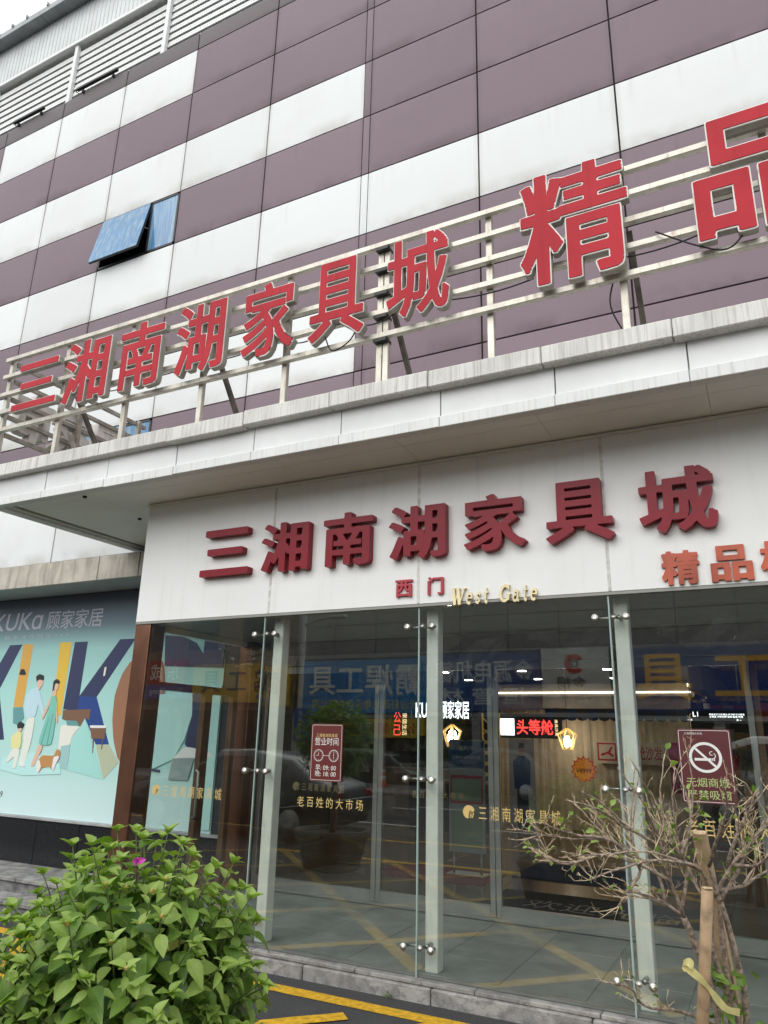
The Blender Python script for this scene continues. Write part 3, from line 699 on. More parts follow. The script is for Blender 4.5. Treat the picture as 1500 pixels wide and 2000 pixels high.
# gold italic serif letters, drawn as strokes
def serif(ch, x, h, wd):
    P = []
    def st(pts, t):            # thick stroke as polygons
        t *= 1.3
        for p, q in zip(pts, pts[1:]):
            p, q = np.array(p, float), np.array(q, float); d = (q-p)/max(np.hypot(*(q-p)), 1e-6); n_ = np.array([-d[1], d[0]])*t/2
            p = p-d*t*.25; q = q+d*t*.25
            P.append([p-n_, q-n_, q+n_, p+n_])
    def arc(cx, cy, rx, ry, a0, a1, k=9): return [(cx+rx*math.cos(R(a0+(a1-a0)*i/k)), cy+ry*math.sin(R(a0+(a1-a0)*i/k))) for i in range(k+1)]
    if ch == 'W':
        st([(.10, .97), (.30, .03)], .16); st([(.30, .03), (.52, .9)], .06); st([(.45, .97), (.66, .03)], .16); st([(.66, .03), (.92, .95)], .06)
        for q in (.1, .45, .92): st([(q-.11, .97), (q+.12, .97)], .05)
    if ch == 'G':
        st(arc(.5, .5, .38, .46, 45, 315), .14); st([(.80, .12), (.80, .42)], .15); st([(.62, .43), (.98, .43)], .05); st([(.80, .98), (.80, .68)], .05)
    if ch == 'e': st(arc(.48, .33, .30, .31, 0, 300), .13); st([(.2, .36), (.80, .36)], .06)
    if ch == 's': st([(.72, .5), (.5, .64), (.26, .52), (.36, .38), (.62, .28), (.72, .14), (.5, .02), (.2, .12)], .11)
    if ch == 't': st([(.42, .88), (.42, .14), (.6, .02), (.75, .08)], .14); st([(.15, .64), (.75, .64)], .06)
    if ch == 'a': st([(.22, .5), (.42, .64), (.64, .54), (.64, .06), (.82, .03)], .13); st(arc(.42, .2, .24, .19, 80, 330), .11)
    return P
fac = {'W': .112, 'e': .066, 's': .056, 't': .05, 'G': .092, 'a': .068, ' ': .06}
x = -2.165
for ch in 'West Gate':
    wd = fac[ch]
    if ch != ' ':
        mb = MB()
        for k, poly in enumerate(serif(ch, 0, 1, 1)):
            pts = [(x+(p[0]*wd)+p[1]*.013, 2.747+p[1]*.128) for p in poly]
            mb.prism(pts, -.0440-.0002*k, -.021)
        FW(mb.build('sign_letter', GOLD, fb))
    x += wd+.010

# ------------------------------------------------------------------ big letters on the steel frame above the canopy
us = thing('rooftop_sign', 'row of weathered red box letters on a steel frame along the canopy front', 'sign', loc=(-2, -.6, 4.42))
def UW(o): o.location = (2, .6, -4.42); return o
FX0 = -7.36
for z in (5.775, 5.56, 5.335, 5.115, 4.895):
    UW(boxo('frame_rail', STEEL, us, FX0-.02, 4.1, -.675, -.625, z-.025, z+.025, b=.004))
for i, x in enumerate([-7.34, -6.40, -5.44, -4.45, -3.50, -2.555, -1.59, -.60, .38, 1.35, 2.3]):
    UW(boxo('frame_post', STEEL, us, x-.027, x+.027, -.622, -.575, 4.40, 5.80, b=.004))
    if i == 5: UW(boxo('frame_post', STEEL, us, x+.033, x+.085, -.622, -.575, 4.40, 5.80, b=.004))
    if i in (1, 3, 5, 7, 9): UW(MB().bar((x+.06, -.56, 5.32), (x+.06, .12, 4.41), .04, .04).build('brace', DSTEEL, us))
    for z in (5.745, 5.53, 5.305, 5.085, 4.865):
        if i in (5,): UW(boxo('clamp', BLACKM, us, x-.03, x+.088, -.6745, -.57, z-.022, z+.0045))
UP = [('三', -6.975, -6.279, 5.000, 5.553), ('湘', -6.195, -5.553, 4.915, 5.635), ('南', -5.413, -4.831, 4.912, 5.640), ('湖', -4.667, -4.078, 4.912, 5.655), ('家', -3.876, -3.309, 4.906, 5.650), ('具', -3.161, -2.616, 4.896, 5.665), ('城', -2.417, -1.861, 4.925, 5.672),
      ('精', -1.299, -.496, 4.890, 5.865), ('品', -.089, .69, 4.913, 5.865), ('楼', 1.1, 1.9, 4.9, 5.87)]
for ch, a, b_, c_, d_ in UP:
    for q in (.25, .75): UW(boxo('letter_bracket', DSTEEL, us, a+(b_-a)*q-.012, a+(b_-a)*q+.012, -.711, -.676, 5.315, 5.355))
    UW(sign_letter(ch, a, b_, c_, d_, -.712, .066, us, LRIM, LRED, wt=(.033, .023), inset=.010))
rk = random.Random(2)
for a, b_ in zip(UP, UP[1:]):
    p0 = (a[2]-.08, -.70, a[3]+.12); p1 = (b_[1]+.08, -.70, b_[3]+.14); md = ((p0[0]+p1[0])/2, -.72, min(p0[2], p1[2])-rk.uniform(.02, .10))
    pts = [tuple((1-t)**2*p0[k]+2*t*(1-t)*md[k]+t*t*p1[k] for k in range(3)) for t in [i/8 for i in range(9)]]
    UW(MB().tube(pts, .006, 5).build('cable', WIRE, us))
for p in ([(-3.0, -.76, 4.95), (-2.92, -.76, 4.80), (-2.78, -.74, 4.86), (-2.72, -.7, 5.0)], [(-.35, -.7, 5.15), (-.1, -.74, 4.93), (.08, -.75, 4.84), (.22, -.72, 4.98)], [(-.66, -.6, 4.95), (-.70, -.62, 4.7), (-.60, -.58, 4.42)]):
    UW(MB().tube(smooth(p, 6), .006, 5).build('cable', WIRE, us))

# the same kind of frame along the left end of the canopy, letters seen from behind
ss = thing('side_sign', 'steel frame with box letters seen from behind along the left canopy end', 'sign', loc=(-7.3, .5, 4.42))
def SW(o): o.location = (7.3, -.5, -4.42); return o
PALE = mat('letter_back', (.60, .56, .52), .6, var=.08, vs=6, streak=.5, scol=(.30, .24, .20), sscale=(8, 8, 2))
for z in (5.765, 5.55, 5.325, 5.105, 4.885):
    SW(boxo('frame_rail', mat('side_steel', (.30, .27, .23), .5, metal=.3, var=.15, vs=8), ss, -7.355, -7.31, -.57, 1.45, z-.022, z+.022))
for y in (.35, 1.3): SW(boxo('frame_post', MATS['side_steel'], ss, -7.305, -7.26, y-.025, y+.025, 4.40, 5.8))
for y in (.2, .9): SW(MB().bar((-7.25, y, 5.2), (-6.85, y+.05, 4.42), .04, .04).build('brace', MATS['side_steel'], ss))
for ch, yc in (('市', -.20), ('具', .88), ('家', .35)):
    SW(sign_letter(ch, -.26, .26, 4.93, 5.55, 0, .13, ss, PALE, LRED, wt=(.044, .034), inset=.014, O=(-7.358, yc, 0), ux=(0, -1, 0), n=(-1, 0, 0)))

# ================================================================== GLASS VESTIBULE
gv = thing('glass_vestibule', 'projecting glass entrance box with pale steel columns and point-fixed panes', 'entrance', loc=(-2, 0, .13))
def GW(o): o.location = (2, 0, -.13); return o
GJ = [-5.335, -3.975, -2.455, -.965, .56, 2.1, 3.5]
VG = flat('vinyl_gold', (.62, .46, .18), .4)
VGD = flat('vinyl_gold_dim', (.36, .28, .14), .5)
panes = []
for k, (a, b_) in enumerate(zip(GJ, GJ[1:])):
    p = GW(boxo('glass_pane', GLASS, gv, a+.006, b_-.006, .0, .012, .128, FZ0-.024)); panes.append(p)
    sh_ = ((.0022, -.0016, .0012, -.002, .0015, 0)[k]); sv_ = (-.0012, .0014, -.0008, .001, 0, 0)[k]
    for v_ in p.data.vertices: v_.co.y += (v_.co.x-(a+b_)/2)*sh_+(v_.co.z-1.4)*sv_     # panes never stand perfectly in line
EDGE = mat('glass_edge', (.34, .44, .42), .2, var=.05, spec=.6)
for x in GJ[1:]:
    GW(boxo('pane_joint', EDGE, gv, x-.005, x+.005, -.002, .014, .128, FZ0-.024))
    GW(boxo('column', COLM, gv, x+.005, x+.105, .14, .25, .13, FZ0, b=.006))
    for z in (2.60, 1.445, .315):
        sp = GW(MB().tube([(x+.055, .14, z), (x+.055, .05, z)], .016, 10).build('spider_fitting', CHROME, gv))
        for dx in (-.10, .115):
            MB().tube([(x+.055, .07, z), (x+dx+.0, .045, z-.004)], .009, 8).build('arm', CHROME, sp)
            MB().lathe([(.013, .05), (.013, -.002), (.026, -.004), (.0275, -.012), (.021, -.019), (.0, -.020)], (x+dx, 0, z-.004), 18, 'y').build('disc_cap', CHROME, sp)
        MB().lathe([(.013, .05), (.013, -.004), (.02, -.006), (.02, -.012), (.0, -.014)], (x+.03, 0, z), 14, 'y').build('bolt_cap', CHROME, sp)
GW(boxo('base_channel', ALU, gv, -5.33, 3.5, .02, .05, .1305, .150))
# gold lettering on the panes
def vinyl(par, s_, x0, x1, z0, z1, y, mt, logo=False):
    o = text('vinyl_lettering', s_, (x0, y, z0), (1, 0, 0), h=z1-z0, width=x1-x0, mt=mt, parent=par)
    if logo:
        cx, cz, r = x0-.075, (z0+z1)/2, .046
        mb = MB()
        for a0, a1, rr in ((100, 285, 1.0),):
            pts = [(cx+r*math.cos(R(t)), cz+r*math.sin(R(t))) for t in range(20, 261, 15)]; mb.prism(pts, y-.0005, y)
        for q in range(3):
            t0 = [(cx+r*(.15+.28*q)+r*.1*math.cos(R(t)), cz-r*.85+r*(1.3-.3*q)*(t-0)/90) for t in (0, 45, 90)]
            mb.prism([(t0[0][0]-r*.35, t0[0][1]), (t0[0][0]-r*.2, t0[0][1]), (t0[2][0]+r*.18, t0[2][1]*.5+cz*.5), (t0[2][0]-r*.02, t0[2][1]*.5+cz*.5)], y-.0005, y)
        mb.build('vinyl_logo', mt, par)
    return o
vinyl(panes[0], '三 湘 南 湖 家 具 城', -4.98, -4.31, 1.19, 1.285, -.0012, VG, True)
vinyl(panes[1], '老 百 姓 的 大 市 场', -3.53, -2.92, 1.19, 1.27, -.0012, VG)
vinyl(panes[2], '三 湘 南 湖 家 具 城', -1.97, -1.38, 1.19, 1.285, -.0012, VG, True)
vinyl(panes[3], '老 百 姓 的 大 市 场', -.58, .11, 1.19, 1.29, -.0012, VG)
# brown clad corner posts
GW(boxo('corner_post', BROWN, gv, -5.54, -5.345, -.012, .20, .13, FZ0-.023, b=.006))
GW(boxo('back_post', BROWN, gv, -5.54, -5.36, 1.66, 1.86, .13, FZ0, b=.005))
GW(boxo('ceiling_panel', mat('vestibule_ceiling', (.30, .30, .28), .6, var=.05), gv, -5.50, 3.5, .10, 1.9, FZ0+.002, FZ0+.02))
GW(boxo('ceiling_trim', COLM, gv, -5.50, -5.44, .21, 1.66, FZ0-.06, FZ0-.0))
# side door of the vestibule, brown frame
sdm = mat('brown_frame', (.20, .115, .07), .35, metal=.4, var=.1)
sd_ = thing('side_door', 'brown framed glass door in the left side of the glass vestibule', 'door', loc=(-5.45, 1, .13))
def DW(o): o.location = (5.45, -1, -.13); return o
for y0, y1 in ((.22, .30), (.98, 1.10), (1.46, 1.54)):
    DW(boxo('door_post', sdm, sd_, -5.49, -5.42, y0, y1, .131, 2.22, b=.004))
for y0, y1 in ((.301, .979), (1.101, 1.459)):
    DW(boxo('door_rail', sdm, sd_, -5.49, -5.42, y0, y1, 2.14, 2.22))
    DW(boxo('door_rail', sdm, sd_, -5.485, -5.425, y0, y1, .131, .24))
    DW(boxo('door_glass', DGLASS, sd_, -5.460, -5.452, y0, y1, .241, 2.139))
DW(boxo('top_light', DGLASS, sd_, -5.460, -5.452, .22, 1.65, 2.225, 2.70))
DW(MB().tube([(-5.40, .92, .9), (-5.37, .92, .92), (-5.37, .92, 1.35), (-5.40, .92, 1.37)], .014, 8).build('door_handle', CHROME, sd_))

# sliding doors and the posters on them
sdo = thing('sliding_doors', 'row of aluminium framed sliding glass doors inside the vestibule', 'doors', loc=(-2, 1.9, .13))
def OW(o): o.location = (2, -1.9, -.13); return o
OW(boxo('door_header', ALU, sdo, -5.35, 3.4, 1.86, 1.99, 2.50, 2.62, b=.005))
OW(boxo('track', ALU, sdo, -5.35, 3.4, 1.865, 1.985, .131, .155, b=.004))
OW(boxo('transom_wall', mat('transom_grey', (.16, .16, .16), .6, var=.1), sdo, -5.35, 3.4, 1.9, 1.98, 2.622, 3.2))
DX = [-5.34, -3.79, -2.51, -1.26, -.15, 1.3, 2.6]
dpan = []
for k, (a, b_) in enumerate(zip(DX, DX[1:])):
    fr = sdm if k >= 4 else ALU
    for x0, x1, n_ in ((a+.003, a+.055, 'stile'), (b_-.055, b_-.003, 'stile')):
        OW(boxo(n_, fr, sdo, x0, x1, 1.90, 1.95, .157, 2.498, b=.004))
    OW(boxo('rail', fr, sdo, a+.056, b_-.056, 1.90, 1.95, .157, .255)); OW(boxo('rail', fr, sdo, a+.056, b_-.056, 1.90, 1.95, 2.42, 2.498))
    if k in (2,): continue
    dpan.append(OW(boxo('door_glass', DGLASS, sdo, a+.0565, b_-.0565, 1.92, 1.93, .256, 2.419)))
vinyl(dpan[0], '三 湘 南 湖 家 具 城', -4.74, -4.20, 1.155, 1.235, 1.918, VGD, True)
vinyl(dpan[1], '老 百 姓 的 大 市 场', -3.40, -2.83, 1.155, 1.23, 1.918, VGD)
def notice(name, label, x0, x1, z0, z1, y, col):
    t = thing(name, label, 'sign', loc=((x0+x1)/2, y, z0)); k_ = (x1-x0)/.42; t.scale = (k_, 1, (z1-z0)/.62)
    hw, h = .21, .62
    def rr(w_, a, b_, r, n=5):
        pts = []
        for cx, cz, s0 in ((w_-r, b_-r, 0), (-w_+r, b_-r, 90), (-w_+r, a+r, 180), (w_-r, a+r, 270)):
            pts += [(cx+r*math.cos(R(s0+90*i/n)), cz+r*math.sin(R(s0+90*i/n))) for i in range(n+1)]
        return pts
    MB().prism(rr(hw, 0, h, .02), 0, .005).build('board', mat('notice_'+name, col, .4, var=.05), t)
    o_, i_ = rr(hw-.012, .012, h-.012, .016), rr(hw-.016, .016, h-.016, .013); n_ = len(o_)
    MB().add([(p[0], -.0008, p[1]) for p in o_+i_], [(k, (k+1) % n_, n_+(k+1) % n_, n_+k) for k in range(n_)]).build('border_line', flat('print_white', (.75, .75, .72), .5), t)
    return t, hw, h
PWH = flat('print_white', (.75, .75, .72), .5); PGO = flat('print_gold', (.70, .52, .20), .5); PGR = flat('print_green', (.42, .55, .22), .5)
def ring(cx, cz, r0, r1, y, n=28, a0=0, a1=360):
    vs = []
    for i in range(n+1):
        t = R(a0+(a1-a0)*i/n); vs += [(cx+r0*math.cos(t), y, cz+r0*math.sin(t)), (cx+r1*math.cos(t), y, cz+r1*math.sin(t))]
    return vs, [(2*i, 2*i+1, 2*i+3, 2*i+2) for i in range(n)]
nb, hw, h = notice('opening_hours_notice', 'dark red opening hours notice with two clock faces on the front glass', -3.42, -3.12, 1.39, 1.835, -.006, (.13, .022, .02))
text('lettering', '三湘南湖家具城', (-.14, -.001, .475), (1, 0, 0), width=.28, mt=PGO, parent=nb)
text('lettering', '营业时间', (-.155, -.001, .385), (1, 0, 0), width=.31, h=.085, mt=PWH, parent=nb)
text('lettering', '早: 09: 00', (-.135, -.001, .115), (1, 0, 0), width=.27, mt=PWH, parent=nb)
text('lettering', '晚: 18: 00', (-.135, -.001, .05), (1, 0, 0), width=.27, mt=PWH, parent=nb)
for cx, hh in ((-.1, 9), (.1, 6)):
    mb = MB(); mb.add(*ring(cx, .275, .058, .064, -.001))
    for k in range(12):
        t = R(30*k); c_, s_ = cx+.048*math.cos(t), .275+.048*math.sin(t); mb.box(c_-.003, c_+.003, -.0012, -.0008, s_-.003, s_+.003)
    mb.box(cx-.002, cx+.002, -.0014, -.0008, .275, .313)
    if hh == 9: mb.box(cx-.03, cx, -.0012, -.0009, .273, .277)
    else: mb.box(cx-.002, cx+.002, -.0012, -.0009, .24, .275)
    mb.build('clock_print', PWH, nb)
MB().box(-.036, .036, -.0012, -.0006, .273, .277).build('print_line', PWH, nb)
ns, hw, h = notice('no_smoking_notice', 'maroon no smoking notice with white crossed cigarette symbol', -.585, -.262, 1.385, 1.84, -.006, (.10, .02, .024))
mb = MB(); mb.add(*ring(0, .38, .105, .128, -.001))
mb.add([(-.085, -.0012, .452), (-.072, -.0012, .465), (.085, -.0012, .308), (.072, -.0012, .295)], [(0, 1, 2, 3)])
mb.box(-.085, .045, -.0014, -.0010, .352, .374).box(.05, .058, -.0014, -.0010, .352, .374).box(.064, .072, -.0014, -.0010, .352, .374)
mb.add(*ring(.05, .415, .012, .018, -.0013, 10, 60, 300)); mb.add(*ring(.055, .395, .02, .026, -.0013, 10, -80, 60))
mb.build('no_smoking_symbol', PWH, ns)
text('lettering', '无烟商城', (-.165, -.001, .135), (1, 0, 0), width=.33, h=.075, mt=PGR, parent=ns)
text('lettering', '严禁吸烟', (-.165, -.001, .035), (1, 0, 0), width=.33, h=.075, mt=PGR, parent=ns)
text('lettering', '三湘南湖大市场', (-.15, -.001, .57), (1, 0, 0), width=.14, mt=PWH, parent=ns)

# crumpled clear plastic film hanging behind the glass heads
film = glass_mat('plastic_film', (.93, .93, .92), 2.2)
def film_sheet(label, x0, x1, z0, z1, y, seed):
    r_ = random.Random(seed); vs = []; nx_, nz_ = 26, 12
    for j in range(nz_+1):
        for i in range(nx_+1):
            u, v_ = i/nx_, j/nz_
            sag = (.5-abs(u-.5))*2
            x = x0+(x1-x0)*u; z = z1-(z1-z0)*v_*(.35+.65*sag)+.03*math.sin(u*9+seed)
            vs.append((x+r_.uniform(-.012, .012), y+.05*math.sin(u*17+v_*6+seed)+r_.uniform(-.016, .016), z+r_.uniform(-.012, .012)))
    o = MB().add(vs, [(j*(nx_+1)+i, j*(nx_+1)+i+1, (j+1)*(nx_+1)+i+1, (j+1)*(nx_+1)+i) for j in range(nz_) for i in range(nx_)], True).build('plastic_film', film, fixn=False)
    return tag(o, label, 'plastic film', 'clear film scraps above the doors')
film_sheet('crumpled clear plastic film sagging in the leftmost bay of the vestibule', -5.2, -4.1, 2.3, 2.62, .9, 1)
film_sheet('clear plastic film scrap hanging just right of the middle column', -3.2, -2.2, 2.35, 2.70, 1.4, 4)
film_sheet('clear plastic film scrap left of the right column under the sign board', -1.9, -1.0, 2.45, 2.68, 1.2, 7)
film_sheet('clear plastic film at the head of the right hand bay', -.75, .2, 2.4, 2.66, .8, 9)

# ================================================================== MALL INTERIOR
IN = struct(empty('interior_floor', (-3, 9, .12)))
imt = mat('polished_floor', (.20, .15, .10), .15, var=.08, vs=2, spec=.5)
ime = MB().bbox(-.598, .598, -.598, .598, -.02, 0, b=.002).mesh('floor_tile', imt)
for i in range(12):
    for j in range(12): shared(ime, 'floor_tile', IN, (-6.6+i*1.2, -6.36+j*1.2, .008))
CE = 3.25
struct(MB().box(-10.5, 5, 2.0, 17, CE, CE+.1).build('interior_ceiling', mat('interior_ceiling', (.35, .33, .30), .7, var=.03)))
IW = mat('interior_wall', (.17, .145, .115), .7, var=.06)
struct(MB().box(-10.6, -10.5, 2.2, 17, .1, CE).build('interior_wall', IW)); struct(MB().box(5, 5.1, 2, 17, .1, CE).build('interior_wall', IW))
struct(MB().box(-10.6, 5.1, 17, 17.1, .1, CE).build('interior_wall', mat('interior_wall_dark', (.10, .09, .085), .7, var=.2)))
BEIGE = mat('beige_drape', (.66, .53, .36), .8, var=.06)
# beige draped shop wall
dr = thing('drapery_wall', 'pale beige pleated drapery wall inside the mall', 'curtain', loc=(-3.2, 9.6, .13))
for k in range(4):
    pts = []; nseg = 30
    for i in range(nseg+1): pts.append((k*.9-1.8+.9*i/nseg, .014*math.sin(i*1.3)+.02*math.sin(i*.35+k)))
    n_ = len(pts)
    MB().add([(p[0], p[1], 0) for p in pts]+[(p[0], p[1], 2.2) for p in pts], [(i, i+1, n_+i+1, n_+i) for i in range(n_-1)], True).build('curtain', BEIGE, dr, fixn=False)
MB().box(-1.85, 1.85, -.12, .1, 2.205, 2.5).build('pelmet', mat('pelmet_warm', (.5, .38, .24), .6), dr)
EMW = flat('lamp_white', (1, .93, .82), .5, emit=30.0); EMS = flat('sign_white_light', (.95, .97, 1), .5, emit=3.2)
EMR = flat('sign_red_light', (1, .06, .05), .5, emit=2.2); EMG = flat('sign_warm_light', (1, .75, .4), .5, emit=2.0); EMC = flat('cove_light', (1, .86, .66), .5, emit=6.0)
boxo_ = lambda n_, m_, p_, *a: MB().box(*a).build(n_, m_, p_)
# cove strips and downlights
cv = thing('cove_light', 'long warm strip of cove light under the mall ceiling', 'light', loc=(-3.2, 9.3, 2.6))
boxo_('light_strip', EMC, cv, -1.9, 1.9, -.05, -.02, .02, .045); boxo_('cove_box', IW, cv, -1.95, 1.95, -.018, .12, -.04, .2)
cv2 = thing('cove_light', 'strip of cove light running back into the mall at the right', 'light', loc=(-1.15, 10, 2.6))
boxo_('light_strip', EMC, cv2, -.03, .0, -2.5, 5, .02, .06); boxo_('cove_box', IW, cv2, .002, .2, -2.5, 5, -.04, .5)
grp = 'square downlights in the mall ceiling'
dl = 0
for i in range(5):
    for j in range(5):
        xx, yy = -7.2+i*1.9+.3*(j % 2), 4.0+j*2.4
        t = thing('downlight', 'small square downlight lit in the mall ceiling', 'light', grp, loc=(xx, yy, CE))
        boxo_('trim', ALU, t, -.1, .1, -.1, .1, -.012, -.002); boxo_('lens', EMW, t, -.08, .08, -.08, .08, -.02, -.0125)
# lit shop signs
k1 = thing('lit_shop_sign', 'glowing white brand name sign hanging behind the middle column', 'sign', loc=(-5.9, 9, 2.05))
boxo_('backing', BLACKM, k1, -.78, .5, .03, .08, -.02, .5)
text('lit_lettering', 'KUKɑ', (-.74, .02, .08), (1, 0, 0), width=.52, h=.3, mt=EMS, parent=k1, off=.01); text('lit_lettering', '顾家家居', (-.19, .02, .06), (1, 0, 0), width=.63, h=.36, mt=EMS, parent=k1, off=.008)
k2 = thing('lit_shop_sign', 'glowing red sign with white letter block left of the right column', 'sign', loc=(-4.2, 9, 1.8))
boxo_('backing', BLACKM, k2, -.62, .60, .03, .08, -.03, .42)
boxo_('letter_block', EMS, k2, -.6, -.33, .01, .028, .02, .33)
text('lettering', 'EERS', (-.57, .008, .19), (1, 0, 0), width=.2, mt=BLACKM, parent=k2, off=.01); text('lettering', '皇家', (-.54, .008, .05), (1, 0, 0), width=.14, mt=BLACKM, parent=k2, off=.01)
text('lit_lettering', '头等舱', (-.28, .02, .03), (1, 0, 0), width=.72, h=.29, mt=EMR, parent=k2, off=.015)
text('lit_lettering', '皮具沙发', (.47, .02, .32), (0, 0, -1), width=.30, h=.06, mt=EMG, parent=k2, uz=(1, 0, 0))
k3 = thing('lit_shop_sign', 'small red and yellow lit vertical sign left of the middle column', 'sign', loc=(-6.6, 8.2, 1.75))
boxo_('backing', BLACKM, k3, -.18, .22, .03, .07, -.02, .5)
text('lit_lettering', '公', (-.15, .02, .26), (1, 0, 0), width=.16, h=.2, mt=EMR, parent=k3); text('lit_lettering', '己', (-.15, .02, .02), (1, 0, 0), width=.16, h=.2, mt=EMR, parent=k3)
text('lit_lettering', '家居生活', (.04, .02, .44), (0, 0, -1), width=.42, h=.1, mt=EMG, parent=k3, uz=(1, 0, 0))
# posters, shelves and lattice in the mall
def wall_print(label, x0, x1, z0, z1, y, col, shapes, cat='poster'):
    t = thing('wall_print', label, cat, loc=((x0+x1)/2, y, z0)); boxo_('sheet', mat('wp_%d_%d_%d' % tuple(int(c*99) for c in col), col, .5, var=.03), t, -(x1-x0)/2, (x1-x0)/2, 0, .02, 0, z1-z0)
    for k, (pts, c_) in enumerate(shapes): MB().prism(pts, -.002-.001*k, -.0005).build('printed_shape', flat('wps_%d_%d_%d' % tuple(int(q*99) for q in c_), c_, .5), t)
    return t
fr_ = lambda a, b_, c_, d_: [(a, c_), (b_, c_), (b_, d_), (a, d_)]
wp = wall_print('cream board with red plane symbol and red lettering on the beige wall', -3.1, -1.8, 1.35, 1.75, 9.45, (.62, .52, .40), [(fr_(-.6, -.25, .05, .37), (.45, .03, .05)), (fr_(-.57, -.28, .08, .34), (.62, .52, .40)), ([(-.54, .17), (-.40, .22), (-.34, .31), (-.31, .30), (-.36, .20), (-.30, .14), (-.33, .12), (-.41, .17), (-.53, .13)], (.45, .03, .05))])
text('lettering', '头等舱沙发', (-.18, -.004, .08), (1, 0, 0), width=.74, h=.24, mt=flat('wps_red', (.42, .03, .06)), parent=wp, off=.012)
wall_print('magenta poster with a dark suited figure right of the beige wall', -1.75, -1.35, .9, 1.75, 9.2, (.50, .04, .20), [([(-.06, 0), (.08, 0), (.1, .45), (.05, .5), (-.05, .5), (-.1, .45)], (.03, .03, .05)), ([(-.035, .5), (.035, .5), (.03, .6), (-.03, .6)], (.5, .33, .25))])
wall_print('pale teal poster beside the magenta one', -1.32, -.85, 1.0, 1.7, 9.2, (.30, .48, .42), [([(-.1, 0), (.1, 0), (.1, .35), (-.1, .35)], (.10, .03, .03)), ([(-.04, .35), (.04, .35), (.035, .47), (-.035, .47)], (.5, .33, .25))])
sdp = wall_print('standing advert figure in a blue suit beside the beige wall', -4.55, -4.05, .15, 1.75, 8.7, (.40, .42, .45), [([(-.12, 0), (.12, 0), (.10, .75), (-.10, .75)], (.05, .06, .09)), ([(-.15, .72), (.15, .72), (.17, 1.2), (.06, 1.3), (-.06, 1.3), (-.17, 1.2)], (.03, .07, .19)), ([(-.05, 1.3), (.05, 1.3), (.055, 1.45), (0, 1.5), (-.055, 1.45)], (.5, .33, .25)), ([(-.06, 1.44), (.06, 1.44), (.05, 1.53), (-.05, 1.53)], (.02, .02, .02))], 'standee')
lt = thing('gold_lattice', 'gold lattice screen left of the beige wall', 'screen', loc=(-5.0, 9.0, .13))
for k in range(9):
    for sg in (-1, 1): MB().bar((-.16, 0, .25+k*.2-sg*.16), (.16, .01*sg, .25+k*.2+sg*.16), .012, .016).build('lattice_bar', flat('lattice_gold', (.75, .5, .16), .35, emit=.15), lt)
for q in (-.17, .17): MB().box(q-.012, q+.012, -.02, .02, 0, 2.1).build('lattice_post', MATS['lattice_gold'], lt)
aw = thing('scalloped_awning', 'dark blue scalloped awning above the beige wall', 'awning', loc=(-2.6, 9.0, 2.1))
for k in range(14):
    xx = -1.3+k*.2; MB().prism([(xx, .22), (xx, .06)]+[(xx+.1-.1*math.cos(math.pi*q/6), .06-.06*math.sin(math.pi*q/6)) for q in range(1, 6)]+[(xx+.2, .06), (xx+.2, .22)], -.01, .01).build('scallop', flat('awning_%d' % (k % 2), ((.03, .05, .11), (.05, .05, .06))[k % 2], .7), aw)
sh = thing('goods_shelf', 'tall shelf packed with red boxed goods at the right inside the mall', 'shelf', loc=(.1, 10.5, .13))
rs = random.Random(77)
for z in (0, .5, 1.0, 1.5, 2.0, 2.4): MB().box(-1.3, 1.3, -.25, .25, z, z+.03).build('shelf_board', IW, sh)
for z in (.03, .53, 1.03, 1.53, 2.03):
    x = -1.28
    while x < 1.2:
        w_ = rs.uniform(.08, .22); c_ = rs.choice([(.40, .03, .03), (.30, .05, .03), (.50, .10, .04), (.45, .30, .08), (.10, .10, .12), (.5, .45, .4)])
        MB().bbox(x, x+w_-.01, -.22, .1, z, z+rs.uniform(.2, .4), b=.004).build('goods_box', flat('goods_%d_%d' % (int(c_[0]*99), int(c_[1]*99)), c_, .5), sh); x += w_
# gold pendant lamps
def pendant(lab, x, y, z, s=1.0):
    t = thing('pendant_lamp', lab, 'lamp', 'gold pendant lamps', loc=(x, y, z))
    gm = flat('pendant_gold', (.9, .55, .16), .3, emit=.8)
    for k in range(6):
        a = k*math.pi/3
        MB().tube([(.02*math.cos(a), .02*math.sin(a), .42*s), (.2*s*math.cos(a), .2*s*math.sin(a), .30*s), (.15*s*math.cos(a), .15*s*math.sin(a), .16*s), (.10*s*math.cos(a), .1*s*math.sin(a), 0)], .014, 5).build('lamp_rib', gm, t)
    MB().lathe([(.0, .05), (.05, .06), (.07, .14), (.05, .22), (.0, .25)], (0, 0, 0), 12).build('lamp_globe', EMW, t)
    MB().tube([(0, 0, .42*s), (0, 0, CE-z)], .006, 5).build('cord', WIRE, t)
pendant('gold pendant lamp under the white lit sign by the middle column', -4.4, 5.5, 1.62, .75); pendant('gold pendant lamp beside the glowing red sign', -3.5, 9, 1.58, .9)
# directory board
db = thing('hanging_directory', 'black hanging directory board with white arrows and L1', 'sign', loc=(-.68, 5.5, 2.02))
boxo_('board', BLACKM, db, -.37, .37, 0, .05, 0, .17)
text('lettering', 'L1', (-.28, -.002, .07), (1, 0, 0), h=.06, mt=EMS, parent=db)
text('lettering', '精品系列 沙发/餐台 床 床垫 红木家具', (-.08, -.002, .085), (1, 0, 0), width=.42, mt=EMS, parent=db)
text('lettering', '沙发区 中央空调 电梯 客梯 同城', (-.08, -.002, .055), (1, 0, 0), width=.4, mt=EMS, parent=db)
text('lettering', '← 北', (-.35, -.002, .015), (1, 0, 0), h=.025, mt=EMS, parent=db); text('lettering', '南 →', (.24, -.002, .015), (1, 0, 0), h=.025, mt=EMS, parent=db)
for q in (-.3, .3): MB().tube([(q, .025, .17), (q, .025, CE-2.02)], .008, 6).build('hanger', ALU, db)
